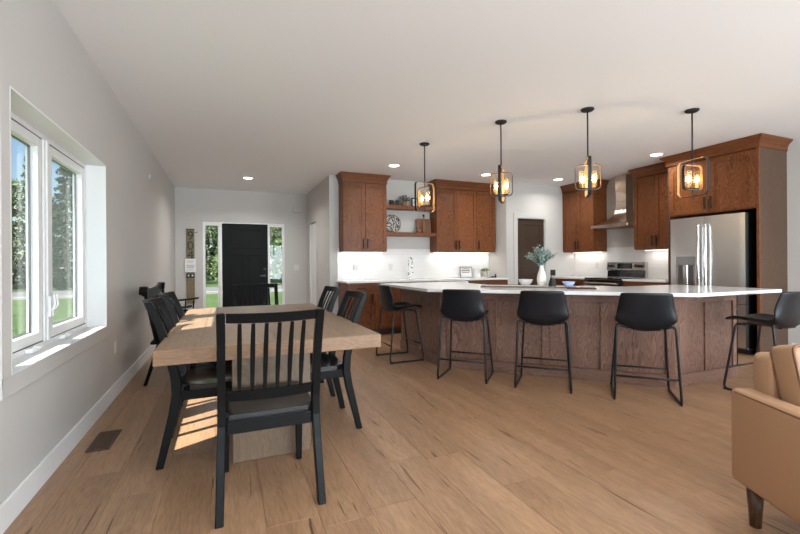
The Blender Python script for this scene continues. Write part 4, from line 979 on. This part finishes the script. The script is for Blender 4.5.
# ------------------------------------------------------------------ number board by the front door
nbd = thing('number_board', 'tall wooden number board with white notice beside the front door', 'board', (-0.652, YF - 0.0005, 0.42))
MB().box(-0.072, 0.072, -0.03, 0, 0, 1.475).obj('plank', 'board_wood', nbd, bevel=0.003)
MB().box(-0.075, 0.075, -0.06, 0.0, 1.476, 1.495).obj('cap', 'leg_wood', nbd, bevel=0.003)
for ch_, z in (('9', 1.35), ('0', 1.15), ('4', 0.965)): text_mesh('digit', ch_, 0.25, 'ink', nbd, (0, -0.0315, z), (PI / 2, 0, 0), 0.004)
nt_ = MB().box(-0.105, 0.095, -0.042, -0.031, 0.63, 0.895).obj('notice', 'paper_white', nbd, bevel=0.002)
for z, w_, th in ((0.855, 0.13, 0.008), (0.83, 0.11, 0.008), (0.79, 0.14, 0.004), (0.755, 0.15, 0.014), (0.725, 0.13, 0.012), (0.69, 0.12, 0.005), (0.67, 0.12, 0.005)):
    MB().box(-w_ / 2 - 0.005, w_ / 2 - 0.005, -0.0425, -0.0421, z - th / 2, z + th / 2).obj('text_line', 'grey_plastic', nt_)
hk = MB().box(-0.075, 0.075, -0.045, -0.0305, 0.515, 0.6).obj('black_panel', 'black_plastic', nbd, bevel=0.004)
for x in (-0.035, 0.035): MB().lathe([(0.016, 0), (0.016, 0.004)], 12).obj('white_dot', 'paper_white', hk, (x, -0.0451, 0.56), (PI / 2, 0, 0))
MB().tube([(0.072, -0.015, 1.43), (0.11, -0.02, 1.425), (0.135, -0.02, 1.44)], 0.006, 6).obj('hook', 'black_metal', nbd)

# ------------------------------------------------------------------ things on shelves and counters
S1, S2, CT = 2.17 + 0.066, 1.685 + 0.066, 0.904
def cup(loc, label):
    t_ = thing('dark_cup', label, 'cup', loc, 0, 'dark cups on the upper shelf')
    MB().lathe([(0.03, 0), (0.036, 0.004), (0.038, 0.10), (0.034, 0.10), (0.032, 0.01)], 16).obj('cup_body', 'black_plastic', t_, smooth=False)
    MB().tube([(0.036, 0, 0.08), (0.062, 0, 0.075), (0.06, 0, 0.035), (0.036, 0, 0.03)], 0.005, 6, fillet=0.015).obj('handle', 'black_plastic', t_)
cup((2.775, 7.02, S1), 'dark cup on the upper shelf, closest to the hall-side cabinet'); cup((2.885, 7.0, S1), 'dark cup on the upper shelf, touching the plant pot')
pp = thing('potted_plant', 'small dark leafy plant in brown pot on the upper shelf', 'plant', (3.03, 7.02, S1))
MB().lathe([(0.03, 0), (0.042, 0.003), (0.052, 0.085), (0.046, 0.085), (0.044, 0.07)], 16).obj('pot', 'cutting_wood', pp)
lf = MB(); r3 = random.Random(4)
for _ in range(120):
    a = r3.uniform(0, 2 * PI); e = r3.uniform(0.1, 1.3); rr = r3.uniform(0.05, 0.125); p = Vector((math.cos(a) * math.cos(e) * rr, math.sin(a) * math.cos(e) * rr * 0.6, 0.09 + math.sin(e) * rr))
    d = (p - Vector((0, 0, 0.08))).normalized(); s_ = d.orthogonal().normalized() * 0.008; d = d * 0.022
    lf.add([p - d, p + s_, p + d, p - s_], [(0, 1, 2, 3)])
for k_ in range(9):
    a = k_ * 0.7; lf.tube([(0, 0, 0.07), (math.cos(a) * 0.09, math.sin(a) * 0.05, 0.18)], 0.002, 4)
tag(lf.obj('foliage', 'shelf_leaf', pp, weld=False), kind='stuff')
def frame_box(name, label, loc, w, h, d, mat, art, rz=0, tilt=0.12, b_=0.012):
    t_ = thing(name, label, 'picture frame', loc, rz)
    fr_ = MB().box(0 - w / 2, -w / 2 + b_, 0, d, 0, h).box(w / 2 - b_, w / 2, 0, d, 0, h).box(-w / 2 + b_, w / 2 - b_, 0, d, 0, b_).box(-w / 2 + b_, w / 2 - b_, 0, d, h - b_, h).obj('frame', mat, t_, rot=(-tilt, 0, 0), bevel=0.002)
    pic = MB().box(-w / 2 + b_, w / 2 - b_, d * 0.4, d * 0.9, b_, h - b_).obj('picture', art, t_, rot=(-tilt, 0, 0))
    return t_, pic
t_, pic = frame_box('picture_frame', 'black framed print with red mark on the upper shelf', (3.24, 6.99, S1), 0.13, 0.17, 0.02, 'black_plastic', 'paper_white', b_=0.02)
MB().tube([(0.022 * math.cos(a), 0.0065, 0.085 + 0.022 * math.sin(a)) for a in [0.9 + k_ * 0.45 for k_ in range(11)]], 0.006, 6).obj('red_mark', 'red_paper', pic)
pl = thing('patterned_plate', 'round black and white patterned plate on the lower shelf', 'plate', (2.80, 7.03, S2 + 0.165))
MB().lathe([(0.0, 0.012), (0.09, 0.012), (0.155, 0.0), (0.162, 0.004), (0.162, 0.008), (0.095, 0.02), (0.0, 0.02)], 32).obj('dish', 'patterned_plate', pl, rot=(PI / 2 - 0.15, 0, 0))
MB().tube([(0.158 * math.cos(a * PI / 16), 0.158 * math.sin(a * PI / 16), 0.0045) for a in range(32)], 0.007, 6, closed=True).obj('rim', 'black_plastic', pl, rot=(PI / 2 - 0.15, 0, 0))
cb = thing('cutting_board', 'wooden cutting board leaning on the wall of the lower shelf', 'cutting board', (3.44, 7.03, S2))
w_, h_ = 0.15, 0.28; poly = []
for cx_, cz_, a0 in ((w_ - .03, .03, -PI / 2), (w_ - .03, h_ - .03, 0), (-w_ + .03, h_ - .03, PI / 2), (-w_ + .03, .03, PI)):
    for k_ in range(6): a = a0 + k_ * PI / 10; poly.append((cx_ + .03 * math.cos(a), cz_ + .03 * math.sin(a)))
MB().prism(poly, -0.02, 0.0).obj('board', 'cutting_wood', cb, rot=(PI / 2 - 0.1, 0, 0), bevel=0.002)
MB().tube([(-.03, 0, h_ - .03), (.03, 0, h_ - .03)], 0.008, 6).obj('grip_slot', 'pantry_wood', cb, (0, -0.022 + 0.04, 0))
bt = thing('dark_bottle', 'slim dark bottle in front of the cutting board', 'bottle', (3.385, 6.945, S2))
MB().lathe([(0.026, 0), (0.03, 0.006), (0.03, 0.15), (0.026, 0.19), (0.015, 0.23), (0.014, 0.30)], 16).obj('glass', 'cutting_wood', bt, smooth=True)
MB().lathe([(0.017, 0), (0.022, 0.005), (0.022, 0.04), (0.017, 0.045)], 14, (0, 0, 0.30)).obj('stopper', 'black_plastic', bt)
jr = thing('brown_jar', 'small brown jar beside the slim bottle on the lower shelf', 'jar', (3.29, 6.95, S2))
MB().lathe([(0.03, 0), (0.036, 0.006), (0.038, 0.05), (0.03, 0.075)], 16).obj('jar_body', 'cutting_wood', jr, smooth=True); MB().lathe([(0.032, 0), (0.034, 0.004), (0.03, 0.018), (0.008, 0.022)], 16, (0, 0, 0.0755)).obj('lid', 'leg_wood', jr)

# sink counter decor
t_, pic = frame_box('framed_sign', 'dark framed sign with black lettering on the sink counter', (4.36, 7.03, CT), 0.28, 0.215, 0.02, 'grey_plastic', 'paper_white', tilt=0.1, b_=0.016)
for z, w1, th in ((0.175, 0.17, 0.012), (0.14, 0.21, 0.022), (0.105, 0.19, 0.016)):
    n_ = int(w1 / 0.022)
    for i in range(n_): MB().box(-w1 / 2 + i * 0.022, -w1 / 2 + i * 0.022 + 0.014, 0.0055, 0.0079, z - th / 2, z + th / 2).obj('lettering', 'ink', pic)
t_, pic = frame_box('picture_frame', 'small pale framed card between the sign and the succulent', (4.625, 7.05, CT), 0.16, 0.175, 0.016, 'switch_white', 'paper_white', tilt=0.1)
sp = thing('potted_succulent', 'small green plant in grey pot on the sink counter', 'plant', (4.775, 7.0, CT))
MB().lathe([(0.035, 0), (0.04, 0.004), (0.055, 0.12), (0.048, 0.12), (0.046, 0.1)], 16).obj('pot', 'terracotta_grey', sp)
lf = MB(); r3 = random.Random(8)
for _ in range(90):
    a = r3.uniform(0, 2 * PI); e = r3.uniform(0.0, 1.4); rr = r3.uniform(0.03, 0.085); p = Vector((math.cos(a) * math.cos(e) * rr, math.sin(a) * math.cos(e) * rr, 0.13 + math.sin(e) * rr * 0.7))
    d = (p - Vector((0, 0, 0.1))).normalized(); s_ = d.orthogonal().normalized() * 0.011; d = d * 0.02
    lf.add([p - d, p + s_, p + d, p - s_], [(0, 1, 2, 3)])
tag(lf.obj('foliage', 'succulent', sp, weld=False), kind='stuff')
sb = thing('black_trinket', 'small black metal trinket on the sink counter by the pantry wall', 'ornament', (4.875, 6.86, CT))
MB().box(-0.055, 0.055, -0.02, 0.02, 0, 0.022).obj('base', 'black_plastic', sb, bevel=0.003); MB().box(0.03, 0.05, -0.01, 0.01, 0.0225, 0.065).obj('post', 'black_plastic', sb, bevel=0.002)

# island decor
IT = CT1
tr = thing('serving_tray', 'long flat serving tray with dark rim on the island', 'tray', (3.20, 3.85, IT + 0.0005), -PI / 4)
MB().box(-0.5, 0.5, -0.16, 0.16, 0, 0.010).obj('base', 'ribbed_ceramic', tr, bevel=0.002)
MB().box(-0.51, 0.51, -0.17, -0.1605, 0, 0.016).box(-0.51, 0.51, 0.1605, 0.17, 0, 0.016).box(-0.51, -0.5005, -0.16, 0.16, 0, 0.016).box(0.5005, 0.51, -0.16, 0.16, 0, 0.016).obj('rim', 'tray_wood', tr, bevel=0.002)
bk = thing('maroon_book', 'thin dark red book on the island beside the tray end', 'book', (3.41, 3.27, IT + 0.0005), -PI / 4 + 0.1)
MB().box(-0.14, 0.14, -0.05, 0.05, 0, 0.004).box(-0.14, 0.14, -0.05, 0.05, 0.012, 0.016).box(-0.14, 0.14, -0.0535, -0.05, 0, 0.016).obj('cover', 'maroon_cover', bk); MB().box(-0.137, 0.137, -0.0495, 0.047, 0.0042, 0.0118).obj('pages', 'paper_white', bk)
TZ2 = IT + 0.011
va = thing('white_vase', 'white ribbed vase with eucalyptus sprigs on the island tray', 'vase', (3.40, 3.845, TZ2))
rings = []
for r_, z in ((0.033, 0), (0.043, 0.004), (0.051, 0.05), (0.052, 0.085), (0.044, 0.13), (0.029, 0.185), (0.021, 0.215), (0.024, 0.24), (0.019, 0.24), (0.017, 0.20)):
    rings.append([(r_ * (1 + 0.025 * math.cos(j_ * PI)) * math.cos(2 * PI * j_ / 40), r_ * (1 + 0.025 * math.cos(j_ * PI)) * math.sin(2 * PI * j_ / 40), z) for j_ in range(40)])
MB().loft(rings).obj('vase_body', 'white_ceramic', va, smooth=True)
lf = MB(); sm = MB(); r3 = random.Random(21)
for k_ in range(80):
    a = r3.uniform(0, 2 * PI); sp_ = r3.uniform(0.2, 1.0); tip = Vector((math.cos(a) * 0.20 * sp_, math.sin(a) * 0.18 * sp_, 0.25 + 0.21 * (1.15 - sp_ * 0.75) * r3.uniform(0.75, 1.1)))
    st_ = Vector((0, 0, 0.22)); mid_ = (st_ + tip) / 2 + Vector((0, 0, 0.03)); pts = [st_ * (1 - t) ** 2 + mid_ * 2 * t * (1 - t) + tip * t * t for t in [i / 8 for i in range(9)]]
    sm.tube(pts, 0.0018, 4)
    for i in range(1, 9):
        for q in range(4):
            p = pts[i]; d = Vector((r3.uniform(-1, 1), r3.uniform(-1, 1), r3.uniform(-0.4, 1))).normalized(); s_ = d.orthogonal().normalized() * r3.uniform(0.006, 0.011); l_ = r3.uniform(0.018, 0.032)
            lf.add([p, p + d * l_ * 0.5 + s_, p + d * l_, p + d * l_ * 0.5 - s_], [(0, 1, 2, 3)])
tag(lf.obj('leaves', 'eucalyptus', va, weld=False), kind='stuff'); tag(sm.obj('stems', 'shelf_leaf', va, weld=False), kind='stuff')
fl = MB(); 
for k_ in range(14):
    a = k_ * 2.4; p = Vector((0.15, -0.05, 0.345)); d = Vector((math.cos(a) * 0.5, math.sin(a) * 0.5, 0.6)).normalized() * 0.03; s_ = d.orthogonal().normalized() * 0.008; fl.add([p, p + d * .5 + s_, p + d, p + d * .5 - s_], [(0, 1, 2, 3)])
plain('peach_petal', (0.72, 0.42, 0.30), 0.6)
fl.tube([(0.15, -0.05, 0.345), (0.08, -0.03, 0.30), (0, 0, 0.22)], 0.0018, 4); fl.obj('flower', 'peach_petal', va, weld=False)
def bowl(name, label, loc, r, h, mat):
    t_ = thing(name, label, 'bowl', loc)
    MB().lathe([(r * 0.45, 0), (r * 0.5, 0.004), (r * 0.8, h * 0.5), (r, h), (r * 0.95, h), (r * 0.74, h * 0.5), (r * 0.4, 0.014), (0.001, 0.012)], 28).obj('bowl_body', mat, t_, smooth=True)
    MB().tube([(r * 0.975 * math.cos(a * PI / 14), r * 0.975 * math.sin(a * PI / 14), h) for a in range(28)], r * 0.03, 6, closed=True).obj('rim', mat, t_, smooth=True)
bowl('white_bowl', 'white ceramic bowl on the island behind the tray', (3.36, 4.08, IT), 0.088, 0.075, 'ribbed_ceramic')
bowl('blue_bowl', 'pale blue small bowl on the end of the island tray', (3.515, 3.545, TZ2), 0.068, 0.052, 'blue_ceramic')
ml = thing('dark_grinder', 'dark tapered grinder on the island tray beside the vase', 'grinder', (3.385, 3.655, TZ2))
MB().lathe([(0.042, 0), (0.044, 0.006), (0.036, 0.05), (0.026, 0.085), (0.024, 0.09)], 18).obj('body', 'black_plastic', ml, smooth=False); MB().lathe([(0.016, 0), (0.026, 0.004), (0.026, 0.012), (0.012, 0.02)], 14, (0, 0, 0.0905)).obj('cap', 'steel_dark', ml)

# ------------------------------------------------------------------ pendants
def ring(mb, w, h, r, d, th, axis):
    """rounded-rectangle strap loop centred on 0; lies in the x-z plane (axis='x') or y-z plane"""
    path = []
    for cx_, cz_, a0 in ((w / 2 - r, -h / 2 + r, -PI / 2), (w / 2 - r, h / 2 - r, 0), (-w / 2 + r, h / 2 - r, PI / 2), (-w / 2 + r, -h / 2 + r, PI)):
        for k_ in range(7): a = a0 + k_ * PI / 12; path.append(((cx_, cz_), (math.cos(a), math.sin(a)), r))
    rings = []
    for (cx_, cz_), (c_, s_), r_ in path:
        po = (cx_ + c_ * r_, cz_ + s_ * r_); pi_ = (cx_ + c_ * (r_ - th), cz_ + s_ * (r_ - th))
        q = [(po[0], -d / 2, po[1]), (po[0], d / 2, po[1]), (pi_[0], d / 2, pi_[1]), (pi_[0], -d / 2, pi_[1])]
        if axis == 'y': q = [(-y, x, z) for x, y, z in q]
        rings.append(q)
    rings.append(rings[0]); return mb.loft(rings, caps=False)
def pendant_proto():
    t_ = thing('pendant_light', '', 'pendant light', group='pendants over the island')
    # origin at the ceiling, hanging down; frames centred at z = -0.695
    zc = -0.695
    MB().lathe([(0.064, 0), (0.064, -0.012), (0.05, -0.022), (0.012, -0.026)], 24).obj('canopy', 'pendant_iron', t_, smooth=False)
    MB().tube([(0, 0, -0.024), (0, 0, zc + 0.19)], 0.0075, 8).obj('stem', 'pendant_iron', t_, smooth=True)
    for nm, w, h, ax, r in (('outer_frame', 0.34, 0.385, 'y', 0.055), ('inner_frame', 0.245, 0.262, 'x', 0.045)):
        f_ = ring(MB(), w, h, r, 0.030, 0.004, ax).obj(nm, 'pendant_iron', t_, (0, 0, zc)); smooth_angle(f_, 0.7)
        l_ = ring(MB(), w - 0.0084, h - 0.0084, r - 0.004, 0.028, 0.004, ax).obj('wood_lining', 'pendant_wood', f_); smooth_angle(l_, 0.7)
    MB().tube([(0, 0, zc - 0.119), (0, 0, zc - 0.186)], 0.006, 6).tube([(0, 0, zc + 0.119), (0, 0, zc + 0.186)], 0.006, 6).obj('centre_rod', 'pendant_iron', t_)
    MB().box(-0.075, 0.075, -0.012, 0.012, zc - 0.118, zc - 0.106).obj('candle_bar', 'pendant_iron', t_, bevel=0.002)
    for sx in (-1, 1):
        s_ = MB().lathe([(0.013, 0), (0.013, 0.05), (0.009, 0.054)], 12, (sx * 0.056, 0, zc - 0.105)).obj('candle_sleeve', 'candle_sleeve', t_)
        MB().lathe([(0.007, 0), (0.013, 0.012), (0.0165, 0.028), (0.012, 0.05), (0.003, 0.075)], 12, (sx * 0.056, 0, zc - 0.05)).obj('bulb', 'bulb_glow', s_, smooth=True)
        MB().loft([[(sx * 0.056 + r_ * math.cos(2 * PI * j_ / 20), r_ * math.sin(2 * PI * j_ / 20), z) for j_ in range(20)] for r_, z in ((0.030, zc - 0.104), (0.030, zc + 0.07), (0.0285, zc + 0.07), (0.0285, zc - 0.104))], caps=False).obj('glass_shade', 'amber_glass', s_, smooth=False)
    return t_
pd0 = pendant_proto()
PD = [(2.387, 4.853, -math.radians(26 + 46), 'iron frame pendant over the island end nearest the sink wall'),
      (2.804, 3.795, -math.radians(36 + 7), 'iron frame pendant over the island, in front of the narrow cabinet'),
      (3.401, 3.162, -math.radians(47 - 6), 'iron frame pendant over the island, before the range-side cabinet'),
      (4.432, 2.784, -math.radians(58 - 50), 'iron frame pendant over the island end in front of the fridge cabinet')]
for i, (x, y, rz, lb) in enumerate(PD):
    p = pd0 if i == 0 else copy_tree(pd0)
    p.location = (x, y, H - 0.0005); p.rotation_euler = (0, 0, rz); p['label'] = lb
    l = bpy.data.lights.new('pendant_bulb', 'POINT'); l.energy = 2; l.color = (1, 0.78, 0.5); l.shadow_soft_size = 0.03
    lo = bpy.data.objects.new('pendant_bulb', l); COL.objects.link(lo); lo.location = (x, y, H - 0.70)

# ------------------------------------------------------------------ recessed ceiling lights
RL = [(2.466, 6.11, 'recessed ceiling light above the sink, near the hall-side cabinet'), (4.23, 6.163, 'recessed ceiling light before the narrow wall cabinet'), (5.741, 6.035, 'recessed ceiling light before the pantry door'),
      (5.769, 4.125, 'recessed ceiling light before the fridge cabinet'), (0.376, 7.919, 'recessed ceiling light inside the front door')]
RH = [(0.376, 1.0), (2.6, 1.0), (5.2, 0.6), (0.376, -1.6), (2.6, -1.6), (5.2, -1.6)]  # ceiling lights added out of view to give the room more light
def downlight(x, y, label, power):
    t_ = thing('ceiling_light', label, 'ceiling light', (x, y, H - 0.0005), 0, 'recessed ceiling lights')
    MB().loft([[(r_ * math.cos(2 * PI * j_ / 28), r_ * math.sin(2 * PI * j_ / 28), z_) for j_ in range(28)] for r_, z_ in ((0.0765, 0), (0.092, 0), (0.09, -0.006), (0.0765, -0.004), (0.0765, 0))], caps=False).obj('trim_ring', 'white_trim', t_)
    MB().lathe([(0.001, -0.001), (0.0755, -0.001), (0.0755, -0.003), (0.001, -0.003)], 28).obj('lens', 'lamp_glow', t_)
    l = bpy.data.lights.new('downlight', 'AREA'); l.shape = 'DISK'; l.size = 0.14; l.energy = power; l.color = (0.97, 0.96, 0.95); l.spread = math.radians(150)
    lo = bpy.data.objects.new('downlight', l); COL.objects.link(lo); lo.location = (x, y, H - 0.02)
for x, y, lb in RL: downlight(x, y, lb, 22 if y > 7 else 7)
for i, (x, y) in enumerate(RH): downlight(x, y, 'added unseen recessed ceiling light over the living area', 7)

# ------------------------------------------------------------------ leather sofa
sf = thing('leather_sofa', 'tan leather sofa with piped cushions and tapered wooden legs', 'sofa', (2.14, 1.19, 0), -math.radians(26.3))
def soft(x0, x1, y0, y1, z0, z1, name, mat, bevel, parent, seg=3, rot=None, puff=0):
    cx_, cy_, cz_ = (x0 + x1) / 2, (y0 + y1) / 2, (z0 + z1) / 2
    b_ = MB((cx_, cy_, cz_))
    nx, ny, nz = max(2, int((x1 - x0) / .12)), max(2, int((y1 - y0) / .12)), max(2, int((z1 - z0) / .12))
    o = b_.box(x0, x1, y0, y1, z0, z1).obj(name, mat, parent, (cx_, cy_, cz_), rot or (0, 0, 0), bevel=bevel, seg=seg)
    bm = bmesh.new(); bm.from_mesh(o.data)
    if puff:
        bmesh.ops.subdivide_edges(bm, edges=[e for e in bm.edges if e.calc_length() > 0.12], cuts=6, use_grid_fill=True)
        hx, hy, hz = (x1 - x0) / 2, (y1 - y0) / 2, (z1 - z0) / 2
        for v in bm.verts:
            u, w, q_ = v.co.x / hx, v.co.y / hy, v.co.z / hz
            bul = max(0, 1 - u * u) * max(0, 1 - q_ * q_); v.co.y += math.copysign(puff * bul, w) if abs(w) > 0.5 else 0
            bul2 = max(0, 1 - w * w) * max(0, 1 - u * u); v.co.z += puff * 0.6 * bul2 if q_ > 0.5 else 0
            v.co += Vector((math.sin(v.co.z * 37 + v.co.x * 11), math.sin(v.co.z * 41 + v.co.x * 23), math.sin(v.co.x * 31 + v.co.y * 17))) * 0.0022
    bm.to_mesh(o.data); bm.free()
    for p in o.data.polygons: p.use_smooth = True
    return o
D_ = 0.88; SL = 2.05
arm = soft(0, 0.10, -D_, 0, 0.178, 0.60, 'arm', 'tan_leather', 0.025, sf)
MB().tube([(0.004, -D_ + 0.03, 0.585), (0.004, -0.03, 0.585)], 0.004, 6).tube([(0.096, -D_ + 0.03, 0.587), (0.096, -0.03, 0.587)], 0.004, 6).obj('arm_seam', 'piping_leather', arm, (-0.05, D_ / 2, -0.389))
soft(SL - 0.10, SL, -D_, 0, 0.178, 0.60, 'arm', 'tan_leather', 0.025, sf)
soft(0.102, SL - 0.102, -D_ + 0.02, -0.12, 0.178, 0.30, 'seat_base', 'tan_leather', 0.015, sf)
soft(0.102, SL - 0.102, -0.115, 0.015, 0.178, 0.765, 'back', 'tan_leather', 0.035, sf)
cw = (SL - 0.21) / 2
for i in range(2):
    x0 = 0.105 + i * cw
    soft(x0 + 0.004, x0 + cw - 0.004, -D_ - 0.0, -0.30, 0.302, 0.455, 'seat_cushion', 'tan_leather', 0.03, sf, puff=0.012)
    bc = soft(x0 + 0.006, x0 + cw - 0.006, -0.245, -0.125, 0.45, 0.825, 'back_cushion', 'tan_leather', 0.024, sf, rot=(-0.26, 0, 0), puff=0.035)
    hw, hh = cw / 2 - 0.012, 0.18
    for yy in (-0.06, 0.055): MB().tube([(-hw, yy, -hh), (hw, yy, -hh), (hw, yy, hh + .002), (-hw, yy, hh + .002)], 0.006, 6, closed=True, fillet=0.03).obj('piping', 'piping_leather', bc, smooth=True)
for x in (0.062, SL - 0.062):
    for y in (-0.07, -D_ + 0.07):
        MB().tube([(x, y, 0.178), (x * 1.0, y, 0.0)], 0.03, 12, radii=[0.033, 0.021]).obj('leg', 'leg_wood', sf, smooth=True)
